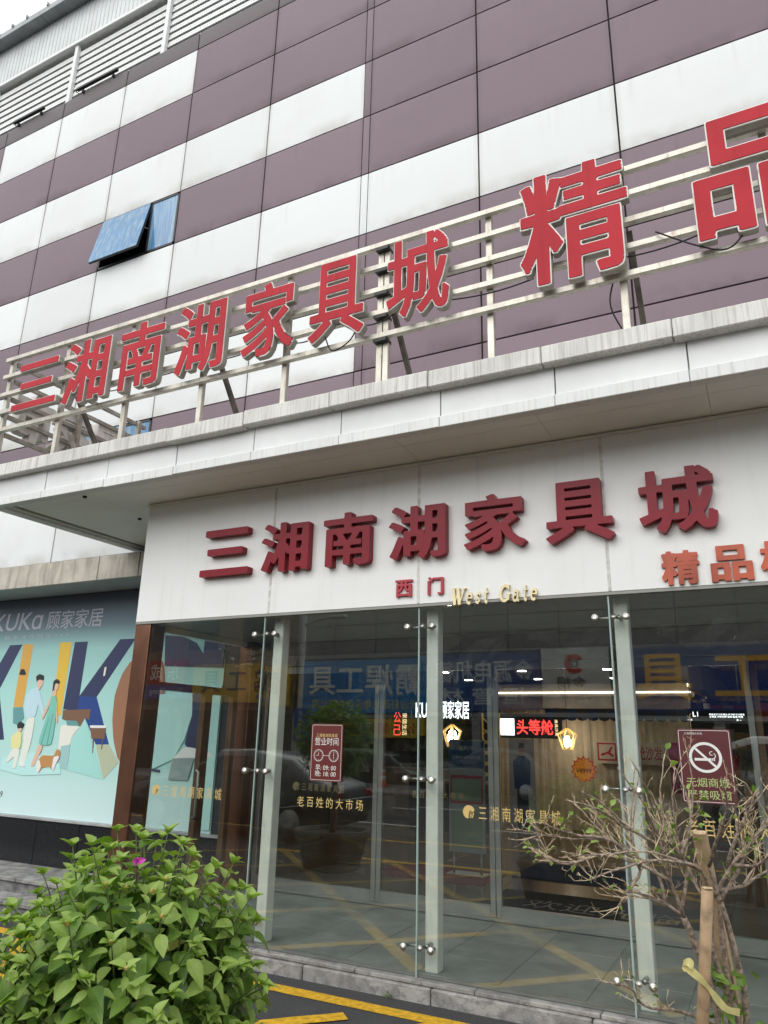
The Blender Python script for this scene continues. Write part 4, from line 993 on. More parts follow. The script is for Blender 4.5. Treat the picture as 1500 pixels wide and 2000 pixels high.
# standing info board
ib = thing('standing_board', 'tall standing info board with blue header inside the door', 'sign', loc=(-3.6, 4, .13))
boxo_('panel', mat('board_grey', (.34, .36, .36), .5, var=.05), ib, -.24, .24, 0, .03, .25, 1.6); boxo_('header', flat('board_blue', (.02, .09, .25), .5), ib, -.235, .235, -.004, -.0005, 1.25, 1.58)
text('lettering', '福利卡', (-.1, -.006, 1.46), (1, 0, 0), width=.2, mt=PWH, parent=ib); text('lettering', '回家816 抢机抢先购', (-.19, -.006, 1.36), (1, 0, 0), width=.38, mt=PWH, parent=ib)
boxo_('print_block', flat('board_green', (.25, .32, .22), .5), ib, -.2, .2, -.004, -.0005, .85, 1.12); boxo_('print_frame', flat('board_red', (.4, .03, .03), .5), ib, -.22, .22, -.003, -.0004, .82, 1.16)
boxo_('print_block', MATS['board_green'], ib, -.2, .2, -.004, -.0005, .3, .75)
for q in (-.18, .18): MB().tube([(q, .015, .0), (q, .015, .26)], .015, 8).build('leg', ALU, ib)
boxo_('foot_plate', ALU, ib, -.25, .25, -.12, .18, 0, .012)
# shop counters, plants, mats, price burst
for lab, x, y, w_, d_, h_, c_ in (('low dark display cabinet behind the middle column', -5.2, 7.4, 1.4, .5, .9, (.05, .035, .025)), ('pale counter with goods under the left lit sign', -6.8, 9.3, 1.6, .6, 1.0, (.36, .28, .2)), ('dark sofa shaped display block at the right of the drapery', -.4, 8.6, 1.6, .8, .75, (.08, .05, .045))):
    t = thing('display_cabinet', lab, 'cabinet', loc=(x, y, .13)); m_ = mat('cab_%d' % int(h_*100), c_, .4)
    MB().bbox(-w_/2, w_/2, -d_/2, d_/2, .08, h_-.04, b=.01).build('carcass', m_, t); MB().bbox(-w_/2-.02, w_/2+.02, -d_/2-.02, d_/2+.02, h_-.039, h_, b=.006).build('top', mat('cab_top', (.3, .22, .15), .3), t)
    for q in (-1, 1): MB().box(q*w_/2*.8-.03, q*w_/2*.8+.03, -d_/2+.03, -d_/2+.09, 0, .079).build('leg', BLACKM, t)
    for q in range(3): MB().bbox(-w_/2+.03+q*(w_-.06)/3+.01, -w_/2+.03+(q+1)*(w_-.06)/3-.01, -d_/2-.012, -d_/2-.001, .12, h_-.08, b=.003).build('drawer_front', m_, t)
for lab, x0, x1, y0, y1, c_ in (('black doormat with worn lettering inside the sliding door', -2.9, -.6, 2.3, 3.4, (.018, .018, .02)), ('red runner carpet behind the middle column', -4.6, -3.2, 3.4, 4.3, (.22, .03, .035)), ('dark blue doormat near the standing board', -3.1, -1.2, 4.2, 5.4, (.02, .03, .07))):
    o = MB().bbox(x0, x1, y0, y1, .129, .141, b=.004).build('doormat', mat('mat_%d' % int(c_[0]*1000), c_, .95, var=.2, vs=40, bmp=.4, bs=200)); tag(o, lab, 'mat')
    if c_[0] < .019: text('lettering', '欢迎光临', (x0+.4, y0+.3, .1425), (1, 0, 0), width=1.5, h=.4, mt=flat('mat_print', (.16, .16, .15)), parent=o, uz=(0, 1, 0))
pb = thing('price_burst', 'orange and red star shaped price sticker hanging behind the glass', 'price tag', loc=(-2.55, 6, 1.35))
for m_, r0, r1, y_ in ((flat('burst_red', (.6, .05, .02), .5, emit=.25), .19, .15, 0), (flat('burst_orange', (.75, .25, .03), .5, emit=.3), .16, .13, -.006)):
    pts = [((r0 if k % 2 else r1)*math.cos(k*math.pi/14), (r0 if k % 2 else r1)*math.sin(k*math.pi/14)) for k in range(28)]
    MB().prism(pts, y_, y_+.005).build('star_card', m_, pb)
text('lettering', '¥8999', (-.11, -.008, -.05), (1, 0, 0), width=.22, mt=flat('burst_ink', (.1, .01, .01)), parent=pb, off=.01)

# ================================================================== ACROSS THE STREET (seen mirrored in the glass)
pv = struct(empty('far_pavement', (0, -19, 0)))
for k in range(24):
    boxo('paving_slab', PLAT, pv, -34+k*2+.006, -34+k*2+1.994, .9, 2.6, -.02, .12, b=.01)
boxo('paving_bed', flat('bed_grey', (.2, .2, .2), .9), pv, -34, 14, -2, .89, -.02, .115)
FGREY = mat('far_cladding', (.33, .33, .31), .6, var=.06, vs=1, streak=.3, scol=(.2, .19, .18), sscale=(3, 3, .4))
FGRE2 = mat('far_cladding_dark', (.27, .25, .25), .6, var=.06, vs=1)
ob = thing('street_building', 'long grey clad shop building across the street, mirrored in the entrance glass', 'building', loc=(-2, -20.3, 0))
def BW(o): o.location = (2, 20.3, 0); return o
BW(boxo('wall_core', JOINT, ob, -17.4, 14, -32, -20.36, 0, 7.0))
zz = [4.72, 5.44, 6.05, 6.9]
for i in range(17):
    xa = -17.4+i*1.85
    for j in range(3):
        BW(boxo('cladding_panel', FGRE2 if j == 0 else FGREY, ob, xa+.012, xa+1.838, -20.36, -20.30, zz[j]+.012, zz[j+1]-.012))
for i in range(8):
    xa = -17.2+i*3.9
    BW(boxo('shop_opening', flat('shop_dark', (.03, .03, .032), .6), ob, xa+.2, xa+3.7, -20.36, -20.34, .12, 2.6))
    BW(boxo('pilaster', FGREY, ob, xa-.15, xa+.15, -20.36, -20.2, .12, 2.6))
    for q in range(2): BW(boxo('shop_shelf', mat('shelf_goods', (.22, .20, .18), .7, var=.5, vs=6), ob, xa+.5, xa+3.4, -20.338, -20.25, .5+q*.8, .9+q*.8))
BW(boxo('shop_band', flat('band_pale', (.55, .55, .52), .6), ob, -17.2, 14, -20.36, -20.15, 2.46, 2.6))
ob2 = thing('street_building', 'brown rendered shop building left of the grey one across the street', 'building', loc=(-25, -20.3, 0))
def B2(o): o.location = (25, 20.3, 0); return o
B2(boxo('wall', mat('far_brown', (.24, .18, .15), .7, var=.08), ob2, -36, -17.45, -32, -20.36, 0, 7.2))
for i in range(6):
    B2(boxo('window', flat('far_window', (.06, .08, .10), .2), ob2, -35+i*3, -33.4+i*3, -20.36, -20.33, 5.2, 6.5))
    B2(boxo('shop_opening', MATS['shop_dark'], ob2, -35+i*3, -32.4+i*3, -20.36, -20.33, .12, 2.6))
def shop_sign(label, x0, x1, z0, z1, col, lines, y=-20.0):
    t = thing('shop_sign', label, 'sign', 'shop signs across the street', loc=((x0+x1)/2, y, z0)); hw = (x1-x0)/2; h = z1-z0
    MB().bbox(-hw, hw, -.2, 0, 0, h, b=.01).build('sign_box', mat('sgn_%d_%d_%d' % tuple(int(c*99) for c in col), col, .45, var=.04), t)
    for s_, cx, cz, hh, ww, c_ in lines:
        text('lettering', s_, (hw*cx+ww/2, .004, h*cz-hh/2), (-1, 0, 0), h=hh, width=ww, mt=flat('sl_%d_%d_%d' % tuple(int(q*99) for q in c_), c_, .5), parent=t, off=.012 if len(s_) < 7 else 0)
    return t
WHT, YLW, DRK, ORG = (.75, .75, .72), (.75, .6, .1), (.03, .03, .035), (.80, .42, .05)
shop_sign('red shop sign with two white characters across the street', -25.1, -22.8, 3.68, 4.74, (.45, .02, .02), [('东 成', 0, .5, .7, 1.7, WHT)])
shop_sign('violet shop sign strip with white latin letters below the red sign', -25.2, -22.4, 3.04, 3.66, (.09, .07, .33), [('Dong Cheng', 0, .5, .36, 1.9, WHT)])
shop_sign('yellow shop sign with dark characters across the street', -22.3, -17.5, 2.9, 4.5, (.62, .38, .03), [('鹏 工 具', 0, .55, .95, 3.8, DRK), ('DEER', .6, .12, .2, .9, (.05, .1, .4))])
shop_sign('bright blue shop sign with white characters and a yellow line of small text', -16.8, -11.2, 2.62, 4.62, (.03, .22, .52), [('霸焊工具', 0, .62, 1.15, 5.0, WHT), ('长沙轩政机电设备有限公司', 0, .16, .38, 4.6, YLW)])
shop_sign('dark blue shop sign with grey white characters beside the bright blue one', -11.1, -6.95, 2.65, 4.64, (.02, .07, .26), [('金源电机德', 0, .68, .8, 3.7, (.62, .64, .66)), ('恒 管 材', 0, .25, .6, 3.2, (.62, .64, .66))])
ws = shop_sign('white shop sign with a round red logo across the street', -6.9, -4.65, 2.75, 4.72, (.60, .60, .58), [('金桐', -.1, .42, .42, .95, DRK), ('GOLD CUP', 0, .2, .2, 1.0, DRK)])
vs, fs = ring(0, 1.45, .16, .33, .006, 24, 30, 320)
MB().add(vs, fs).build('logo_ring', flat('logo_red', (.5, .03, .03)), ws, fixn=False)
MB().add(*ring(0, 1.45, .08, .13, .006)).build('logo_ring', flat('logo_dark', (.06, .06, .07)), ws, fixn=False)
shop_sign('navy shop sign with two large orange characters across the street', -4.5, .6, 2.76, 4.74, (.02, .05, .22), [('工 具', 0, .52, 1.45, 4.0, ORG)])
shop_sign('yellow banner with red text below the blue signs', -15.4, -11.3, 1.75, 2.42, (.62, .42, .04), [('公牛装饰开关', 0, .5, .42, 3.3, (.45, .03, .02))], y=-19.9)
shop_sign('green shop sign at the right end of the row across the street', 1.0, 6.5, 2.76, 4.74, (.03, .20, .08), [('五金机电', 0, .55, 1.2, 4.2, WHT)])
# lamp post with parking sign
lp = thing('lamp_post', 'grey lamp post with a blue vertical parking sign near the road', 'lamp post', loc=(-11.1, -11.3, 0))
PG = mat('post_grey', (.42, .42, .42), .5, var=.05)
MB().tube([(0, 0, 0), (0, 0, .6), (0, 0, 5.6)], [.09, .07, .055], 10).build('pole', PG, lp); MB().lathe([(.16, 0), (.16, .03), (.1, .06)], (0, 0, 0), 12).build('base_flange', PG, lp)
MB().tube([(0, 0, 4.6), (.5, 0, 4.75), (.9, 0, 4.78)], .03, 8).build('arm', PG, lp); MB().bbox(.8, 1.3, -.09, .09, 4.74, 4.82, b=.02).build('lamp_head', PG, lp)
MB().bbox(-.1, .42, .07, .10, 1.62, 2.42, b=.01).build('sign_plate', flat('park_blue', (.02, .12, .4), .4), lp)
for k, ch in enumerate('顾客停车区'): text('lettering', ch, (.16, .104, 2.24-k*.145), (-1, 0, 0), h=.12, width=.13, mt=PWH, parent=lp)
# traffic cones
def cone(label, x, y):
    t = thing('traffic_cone', label, 'traffic cone', 'traffic cones by the far shops', loc=(x, y, .12))
    CO, CWt = mat('cone_orange', (.62, .07, .02), .5, var=.05), flat('cone_white', (.7, .7, .7), .4)
    MB().bbox(-.19, .19, -.19, .19, 0, .035, b=.008).build('base', CO, t)
    MB().lathe([(.14, .036), (.115, .2)], (0, 0, 0), 16).build('cone_body', CO, t); MB().lathe([(.115, .2), (.09, .36)], (0, 0, 0), 16).build('reflective_band', CWt, t)
    MB().lathe([(.09, .36), (.07, .48)], (0, 0, 0), 16).build('cone_body', CO, t); MB().lathe([(.07, .48), (.05, .6)], (0, 0, 0), 16).build('reflective_band', CWt, t); MB().lathe([(.05, .6), (.03, .72)], (0, 0, 0), 16).build('cone_tip', CO, t)
cone('traffic cone left of the lamp post across the street', -16.6, -18.6); cone('traffic cone right of the lamp post across the street', -14.6, -18.4); cone('rightmost traffic cone across the street', -12.4, -18.7)
# vehicles
def vehicle(name, label, cat, loc, rz, L, Wd, H, paint, van=False):
    t = thing(name, label, cat, loc=loc); t.rotation_euler.z = rz
    if van: st = [(0, .35, .75, .8, .9, .8), (.12, .28, .95, 1.0, 1, .82), (.55, .25, 1.08, 1.15, 1, .84), (1.0, .22, 1.12, 1.80, 1, .86), (1.5, .22, 1.14, H, 1, .88), (L-.5, .22, 1.14, H, 1, .88), (L-.08, .26, 1.1, H-.06, .98, .86), (L, .34, .9, H-.3, .95, .84)]
    else: st = [(0, .4, .62, .66, .82, .7), (.15, .26, .74, .78, .95, .8), (.7, .2, .86, .90, 1, .82), (1.25, .2, .92, .98, 1, .82), (2.0, .2, .94, H-.02, 1, .74), (2.7, .2, .95, H, 1, .74), (3.45, .2, .95, H-.12, 1, .72), (L-.45, .22, .94, 1.02, .98, .8), (L-.08, .28, .88, .93, .92, .8), (L, .42, .7, .74, .85, .75)]
    hw = Wd/2; vs = []; 
    for x, zb, zt, zr, a, b_ in st:
        zm = zb+(zt-zb)*.45
        vs += [(x-L/2, -hw*.86*a, zb), (x-L/2, -hw*a, zm), (x-L/2, -hw*.97*a, zt), (x-L/2, -hw*b_, zr-.05 if zr-zt > .2 else zr-.01), (x-L/2, -hw*b_*.8, zr), (x-L/2, hw*b_*.8, zr), (x-L/2, hw*b_, zr-.05 if zr-zt > .2 else zr-.01), (x-L/2, hw*.97*a, zt), (x-L/2, hw*a, zm), (x-L/2, hw*.86*a, zb)]
    n_ = 10; fs = [(i*n_+k, i*n_+(k+1) % n_, (i+1)*n_+(k+1) % n_, (i+1)*n_+k) for i in range(len(st)-1) for k in range(n_)]+[tuple(range(n_)), tuple((len(st)-1)*n_+k for k in range(n_))]
    MB().add(vs, fs, True).build('body', paint, t)
    GL = flat('car_glass', (.015, .018, .02), .05, spec=.8)
    def P(i, k): return Vector(vs[i*n_+k])
    lo_, hi_ = (3, len(st)-3) if van else (3, len(st)-4)
    for i in range(lo_, hi_):
        for k0, k1, sg in ((2, 3, -1), (7, 6, 1)):
            q = [P(i, k0).lerp(P(i, k1), .12), P(i+1, k0).lerp(P(i+1, k1), .12), P(i+1, k0).lerp(P(i+1, k1), .88), P(i, k0).lerp(P(i, k1), .88)]
            c = sum(q, Vector())/4; q = [c+(p-c)*.93+Vector((0, sg*.012, 0)) for p in q]
            MB().add(q+[p-Vector((0, sg*.02, 0)) for p in q], [(0, 1, 2, 3), (7, 6, 5, 4), (0, 4, 5, 1), (1, 5, 6, 2), (2, 6, 7, 3), (3, 7, 4, 0)]).build('side_window', GL, t)
    for i, nm in ((2 if van else 3, 'windscreen'), (len(st)-4 if not van else len(st)-3, 'rear_window')):
        q = [P(i, 4), P(i, 5), P(i+1, 5), P(i+1, 4)]; c = sum(q, Vector())/4; nn = (q[1]-q[0]).cross(q[2]-q[1]).normalized(); nn = nn if nn.z > 0 else -nn
        q = [c+(p-c)*.88+nn*.012 for p in q]
        MB().add(q+[p-nn*.02 for p in q], [(0, 1, 2, 3), (7, 6, 5, 4), (0, 4, 5, 1), (1, 5, 6, 2), (2, 6, 7, 3), (3, 7, 4, 0)]).build(nm, GL, t)
    for x in (.85, L-.8):
        for sg in (-1, 1):
            wh = MB().lathe([(.2, -.09), (.31, -.09), (.33, -.05), (.33, .05), (.31, .09), (.2, .09)], (x-L/2, sg*(hw-.1), .33), 20, 'y').build('wheel', flat('tyre_black', (.02, .02, .02), .8), t)
            MB().lathe([(.0, .0), (.2, .01), (.21, -.012), (.0, -.014)], (x-L/2, sg*(hw-.005), .33), 14, 'y').build('rim', ALU, wh)
    for sg in (-1, 1):
        MB().bbox(-L/2-.01, -L/2+.14, sg*hw*.62-.16, sg*hw*.62+.16, .62, .74, b=.03).build('headlight', flat('lamp_lens', (.7, .72, .74), .1), t)
        MB().bbox(L/2-.1, L/2+.01, sg*hw*.68-.11, sg*hw*.68+.11, .68, .84, b=.03).build('tail_light', flat('tail_red', (.3, .01, .01), .2), t)
        MB().bbox(-L/2+1.35, -L/2+1.5, sg*(hw+.02)-.08, sg*(hw+.02)+.08, 1.0, 1.12, b=.02).build('mirror', paint, t)
    MB().bbox(-L/2-.03, -L/2+.1, -hw*.75, hw*.75, .3, .5, b=.03).build('bumper', flat('bumper_dark', (.04, .04, .04), .6), t)
    return t
WPAINT = mat('white_car_paint', (.66, .66, .65), .25, var=.02, spec=.5); SPAINT = mat('grey_car_paint', (.10, .105, .11), .25, metal=.3, var=.02)
vehicle('parked_van', 'white van parked across the street, mirrored beside the no smoking notice', 'van', (.3, -14.2, 0), R(2), 4.6, 1.75, 1.95, WPAINT, True)
vehicle('parked_car', 'dark grey car parked near the entrance, mirrored in the left panes', 'car', (-9.0, -6.6, 0), R(-4), 4.4, 1.78, 1.46, SPAINT)
vehicle('parked_car', 'dark grey car parked on the far side of the street', 'car', (-7.6, -16.6, 0), R(3), 4.3, 1.76, 1.48, SPAINT)
# a passer-by on the far side
def person(label, loc, rz):
    J = {'pel': (0, 0, .93, .13, .10), 'wai': (0, 0, 1.08, .125, .09), 'che': (0, .01, 1.30, .16, .11), 'nek': (0, .01, 1.47, .055, .055), 'hd0': (0, -.01, 1.55, .07, .085), 'hd1': (0, -.01, 1.66, .075, .09),
         'shl': (-.17, .01, 1.41, .06, .06), 'ell': (-.24, .03, 1.14, .042, .042), 'wrl': (-.25, -.06, .90, .03, .026), 'hal': (-.25, -.08, .81, .035, .02),
         'shr': (.17, .01, 1.41, .06, .06), 'elr': (.24, .03, 1.14, .042, .042), 'wrr': (.24, -.08, .91, .03, .026), 'har': (.24, -.10, .82, .035, .02),
         'hil': (-.09, 0, .88, .085, .09), 'knl': (-.10, -.03, .49, .06, .065), 'anl': (-.10, .03, .09, .042, .045), 'tol': (-.11, -.11, .035, .04, .03),
         'hir': (.09, 0, .88, .085, .09), 'knr': (.11, .02, .49, .06, .065), 'anr': (.11, .10, .09, .042, .045), 'tor': (.12, -.03, .035, .04, .03)}
    E_ = ['pel-wai', 'wai-che', 'che-nek', 'nek-hd0', 'hd0-hd1', 'che-shl', 'shl-ell', 'ell-wrl', 'wrl-hal', 'che-shr', 'shr-elr', 'elr-wrr', 'wrr-har', 'pel-hil', 'hil-knl', 'knl-anl', 'anl-tol', 'pel-hir', 'hir-knr', 'knr-anr', 'anr-tor']
    ks = list(J); me = bpy.data.meshes.new('b'); ed_ = [tuple(ks.index(q) for q in e.split('-')) for e in E_]; vv = [J[k][:3] for k in ks]; rad = [J[k][3:] for k in ks]
    for sx_, wk, hk in ((-1, 'wrl', 'hal'), (1, 'wrr', 'har')):   # fingers and thumb
        hx, hy, hz = J[hk][:3]
        for q in range(4):
            vv += [(hx+sx_*.0, hy-.03+.02*q, hz-.05), (hx-sx_*.012, hy-.03+.02*q, hz-.10+.008*abs(q-1.5))]; rad += [(.009, .009)]*2
            ed_ += [(ks.index(hk), len(vv)-2), (len(vv)-2, len(vv)-1)]
        vv += [(hx-sx_*.02, hy-.05, hz-.01), (hx-sx_*.03, hy-.06, hz-.05)]; rad += [(.01, .01)]*2; ed_ += [(ks.index(hk), len(vv)-2), (len(vv)-2, len(vv)-1)]
    me.from_pydata(vv, ed_, []); o = bpy.data.objects.new('b', me); TMP.collection.objects.link(o)
    sk = o.modifiers.new('s', 'SKIN'); o.modifiers.new('u', 'SUBSURF').levels = 1
    if not me.skin_vertices: 
        bm = bmesh.new(); bm.from_mesh(me); bm.verts.layers.skin.verify(); bm.to_mesh(me); bm.free()
    for i, sv in enumerate(me.skin_vertices[0].data): sv.radius = rad[i]; sv.use_root = (i == 0)
    vl = TMP.view_layers[0]; vl.update(); em = bpy.data.meshes.new_from_object(o.evaluated_get(vl.depsgraph)); bpy.data.objects.remove(o)
    ms = [mat('skin_tone', (.42, .26, .18), .6, var=.04), mat('shirt_cloth', (.50, .50, .48), .8, var=.06), mat('trouser_cloth', (.035, .04, .055), .8, var=.1), flat('shoe_black', (.02, .02, .02), .5)]
    em.materials.clear()
    for m_ in ms: em.materials.append(m_)
    for p in em.polygons:
        c = p.center; p.use_smooth = True
        p.material_index = 3 if c.z < .07 else 2 if (c.z < .95 and abs(c.x) < .21) else 0 if c.z > 1.49 or (abs(c.x) > .2 and c.z < 1.18) else 1
    t = thing('person', label, 'person', loc=loc); t.rotation_euler.z = rz
    link(bpy.data.objects.new('body', em), t)
    HA = flat('hair_dark', (.03, .025, .022), .7)
    MB().lathe([(.088, 1.62), (.095, 1.68), (.085, 1.74), (.05, 1.775), (.0, 1.785)], (0, .012, 0), 14).build('hair', HA, t)
    for q in (-.03, .03): MB().lathe([(.0, -.008), (.009, -.004), (.009, .004), (.0, .008)], (q, -.092, 1.63), 8, 'y').build('eye', HA, t)
    MB().add([(-.012, -.09, 1.585), (.012, -.09, 1.585), (0, -.115, 1.588), (0, -.092, 1.63)], [(0, 1, 2), (0, 2, 3), (2, 1, 3)]).build('nose', ms[0], t)
    return t
person('man in grey shirt and dark trousers walking across the street, mirrored in the glass', (-6.2, -17.2, 0.0), R(200))

# ================================================================== PLANTS
def uvmesh(vs, fs, uv, name, mt):
    me = bpy.data.meshes.new(name); me.from_pydata(vs, [], fs); me.materials.append(mt)
    l = me.uv_layers.new(name='UVMap'); li = np.zeros(len(me.loops), int); me.loops.foreach_get('vertex_index', li)
    l.data.foreach_set('uv', np.array(uv)[li].ravel()); me.polygons.foreach_set('use_smooth', [True]*len(fs)); me.update(); return me
def leaf_mat(name, a, b, vein):
    mt, n, bs_, o = node_mat(name)
    uv = n.nodes.new('ShaderNodeUVMap'); uv.uv_map = 'UVMap'; sp = n.nodes.new('ShaderNodeSeparateXYZ'); n.links.new(uv.outputs[0], sp.inputs[0])
    oi = n.nodes.new('ShaderNodeObjectInfo')
    nz = mrange(n, noise(n, s=14.0, detail=2), .3, .7)
    f_ = mth(n, 'ADD', mth(n, 'MULTIPLY', oi.outputs['Random'], .5), mth(n, 'MULTIPLY', nz, .5))
    c = mix(n, f_, a, b)
    ac = mth(n, 'ABSOLUTE', mth(n, 'SUBTRACT', sp.outputs[0], .5))
    rib = mrange(n, ac, .035, .0)
    wv = mth(n, 'SINE', mth(n, 'MULTIPLY', mth(n, 'SUBTRACT', sp.outputs[1], mth(n, 'MULTIPLY', ac, .55)), 46.0))
    sv = mth(n, 'MULTIPLY', mrange(n, wv, .86, 1.0), .45)
    vn = mth(n, 'MAXIMUM', rib, sv)
    c = mix(n, mth(n, 'MULTIPLY', vn, .45), c, vein)
    c = mix(n, mth(n, 'MULTIPLY', mrange(n, noise(n, s=38.0, detail=4), .62, .72), .55), c, (.22, .15, .05))
    n.links.new(c, bs_.inputs['Base Color']); bs_.inputs['Roughness'].default_value = .36; bs_.inputs['Specular IOR Level'].default_value = .4
    bump(n, bs_, mth(n, 'SUBTRACT', 1.0, vn), .35, .004)
    tr = n.nodes.new('ShaderNodeBsdfTranslucent'); n.links.new(mix(n, 1.0, c, (1.3, 1.5, .5), 'MULTIPLY'), tr.inputs[0])
    mx = n.nodes.new('ShaderNodeMixShader'); mx.inputs[0].default_value = .3
    n.links.new(bs_.outputs[0], mx.inputs[1]); n.links.new(tr.outputs[0], mx.inputs[2]); n.links.new(mx.outputs[0], o.inputs[0])
    return mt
LEAF = leaf_mat('leaf_green', (.085, .170, .026), (.215, .345, .055), (.28, .40, .11))
YOUNG = leaf_mat('leaf_young', (.20, .32, .055), (.36, .48, .12), (.42, .52, .2))
BARK = mat('bark_grey', (.36, .28, .22), .8, var=.3, vs=60, bmp=.4, bs=120); TWIG = mat('twig_pale', (.68, .54, .36), .7, var=.3, vs=40); GSTEM = mat('green_stem', (.10, .13, .04), .6, var=.2)
def leaf_geo(wd, curl, fold, wav=0.0):
    """leaf along +y, length 1, face up +z"""
    st = [(0, .05), (.12, .62), (.3, .98), (.5, 1.0), (.7, .72), (.87, .34), (1.0, .02)]; vs = []; uv = []; fs = []
    for i, (y, a) in enumerate(st):
        z = -curl*y*y; hw = wd/2*a
        for k, s_ in enumerate((-1, -.5, 0, .5, 1)):
            vs.append((s_*hw, y, z+fold*abs(s_)*hw*2+wav*math.sin(y*9+s_*2)*abs(s_))); uv.append((.5+s_*a*.5, y))
    for i in range(len(st)-1):
        for k in range(4): fs.append((i*5+k, i*5+k+1, i*5+k+6, i*5+k+5))
    return np.array(vs), fs, uv
VAR = [leaf_geo(.62, .18, .22, .01), leaf_geo(.58, .32, .12, .02), leaf_geo(.70, .10, .30, .015), leaf_geo(.55, .45, .2, .02)]
NAR = [leaf_geo(.34, .4, .3, .01), leaf_geo(.38, .55, .25, .02)]
OLD = leaf_mat('leaf_dark', (.032, .078, .020), (.085, .165, .038), (.15, .24, .08)); FADE = leaf_mat('leaf_faded', (.20, .22, .05), (.34, .32, .08), (.40, .38, .14))
LM = [uvmesh(*g, 'leaf', LEAF) for g in VAR]; OM = [uvmesh(*g, 'leaf', OLD) for g in VAR]; FM = [uvmesh(VAR[1][0], VAR[1][1], VAR[1][2], 'leaf', FADE)]; YM = [uvmesh(*g, 'leaf', YOUNG) for g in VAR]; NM = [uvmesh(*g, 'leaf', LEAF) for g in NAR]
def leaf_matrix(p, d, up, s):
    d = d.normalized(); z = (up-d*up.dot(d)); z = z.normalized() if z.length > 1e-4 else d.orthogonal().normalized()
    x = d.cross(z).normalized()
    M = Matrix((x, d, z)).transposed().to_4x4(); M = M @ Matrix.Scale(s, 4); M.translation = p; return M
def planter(label, x, y, r, h):
    t = thing('planter', label, 'planter', loc=(x, y, 0)); SM = mat('planter_stone', (.075, .075, .07), .8, var=.2, vs=10, bmp=.2, bs=50)
    MB().lathe([(r*.72, 0), (r*.78, .02), (r*.98, h*.8), (r*1.06, h*.82), (r*1.06, h), (r*.94, h), (r*.92, h-.06), (.0, h-.06)], (0, 0, 0), 28).build('pot', SM, t)
    MB().lathe([(r*.91, h-.058), (r*.6, h-.045), (.0, h-.04)], (0, 0, 0), 20).build('soil', mat('soil', (.05, .038, .028), .95, var=.4, vs=30, bmp=.8, bs=40), t)
    return t
def grow_bush(label, root, cen, rx, rz, nsh, seed, nparts, cat='shrub', name='flowering_shrub', dome=1.0):
    rn = random.Random(seed); t = thing(name, label, cat, loc=root); RT = Vector(root); CN = Vector(cen)
    L = []; st = MB(); tips = []
    for i in range(nsh):
        a = i*2.39996+rn.uniform(-.2, .2); cz = 1-(i+.5)/nsh*1.45; sz = math.sqrt(max(0, 1-cz*cz))
        k_ = rn.uniform(.78, 1.1)
        tip = CN+Vector((math.cos(a)*sz*rx*k_, math.sin(a)*sz*rx*k_, cz*rz*k_*(1.0 if cz > 0 else .8)))
        b0 = RT+Vector((rn.uniform(-.06, .06), rn.uniform(-.06, .06), 0)); md = b0.lerp(tip, .5)+Vector((0, 0, .10+.08*rn.random()))+Vector((rn.uniform(-.04, .04), rn.uniform(-.04, .04), 0))
        pts = [b0*(1-u)**2+md*2*u*(1-u)+tip*u*u for u in [q/9 for q in range(10)]]
        st.tube([p-RT for p in pts], [.007-.0052*q/9 for q in range(10)], 5)
        tl = sum((pts[q+1]-pts[q]).length for q in range(9)); u = .34; k = 0; outw = (tip-CN).normalized()
        while u < .97:
            f_ = u*9; q = min(8, int(f_)); p = pts[q].lerp(pts[q+1], f_-q); tn = (pts[q+1]-pts[q]).normalized()
            sd_ = tn.orthogonal().normalized(); sd_.rotate(Matrix.Rotation(k*2.4+rn.uniform(-.4, .4), 3, tn))
            d = (sd_*.9+tn*.3+Vector((0, 0, rn.uniform(-.75, -.2)))+outw*.4).normalized(); sz_ = rn.choice([rn.uniform(.042, .075), rn.uniform(.07, .10), rn.uniform(.095, .128)])*(1.0 if u < .8 else .7)
            L.append((p+d*.012, d, Vector((0, 0, 1))*.9+outw*.7+Vector((rn.uniform(-.4, .4), rn.uniform(-.4, .4), rn.uniform(-.2, .2))), sz_, 0 if u < .8 or rn.random() < .4 else 1, outw, (p-CN).length))
            u += rn.uniform(.027, .042)/tl; k += 1
        for q in range(5):
            d = outw*.7+Vector((math.cos(q*1.26+a), math.sin(q*1.26+a), rn.uniform(-.1, .7)))*.8
            L.append((tip, d.normalized(), Vector((0, 0, 1))+outw*.3, rn.uniform(.028, .055), 1, outw, (tip-CN).length))
        tips.append((tip, outw))
    st.build('stems', GSTEM, t)
    def score(l):
        return (l[6]/rx)*.6+l[5].dot((CAMP-l[0]).normalized())+l[3]*2
    L.sort(key=score, reverse=True)
    for l in L[:nparts]:
        o = bpy.data.objects.new('leaf', rn.choice(YM if l[4] else LM if rn.random() < .68 else OM if rn.random() < .9 else FM)); o.matrix_local = leaf_matrix(l[0]-RT, l[1], l[2], l[3]); link(o, t)
    for kind in (0, 1):
        V, F, U = [], [], []; nv = 0
        for l in L[nparts:]:
            if l[4] != kind: continue
            g = rn.choice(VAR); M = np.array(leaf_matrix(l[0]-RT, l[1], l[2], l[3])); co = g[0] @ M[:3, :3].T+M[:3, 3]
            V.append(co); F += [tuple(i+nv for i in f) for f in g[1]]; U += g[2]; nv += len(co)
        if V:
            o = bpy.data.objects.new('foliage', uvmesh(np.vstack(V).tolist(), F, U, 'foliage', (LEAF, YOUNG)[kind])); link(o, t); o['kind'] = 'stuff'
    return t, tips
planter('round stone planter under the leafy shrub', -1.98, -3.28, .42, .52)
bush, tips = grow_bush('dense leafy green shrub with one magenta flower in the left foreground', (-1.98, -3.28, .47), (-2.03, -3.28, .93), .47, .46, 215, 21, 295)
RT = Vector((-1.98, -3.28, .47))
PET = mat('magenta_bract', (.62, .06, .42), .6, var=.15, vs=40)
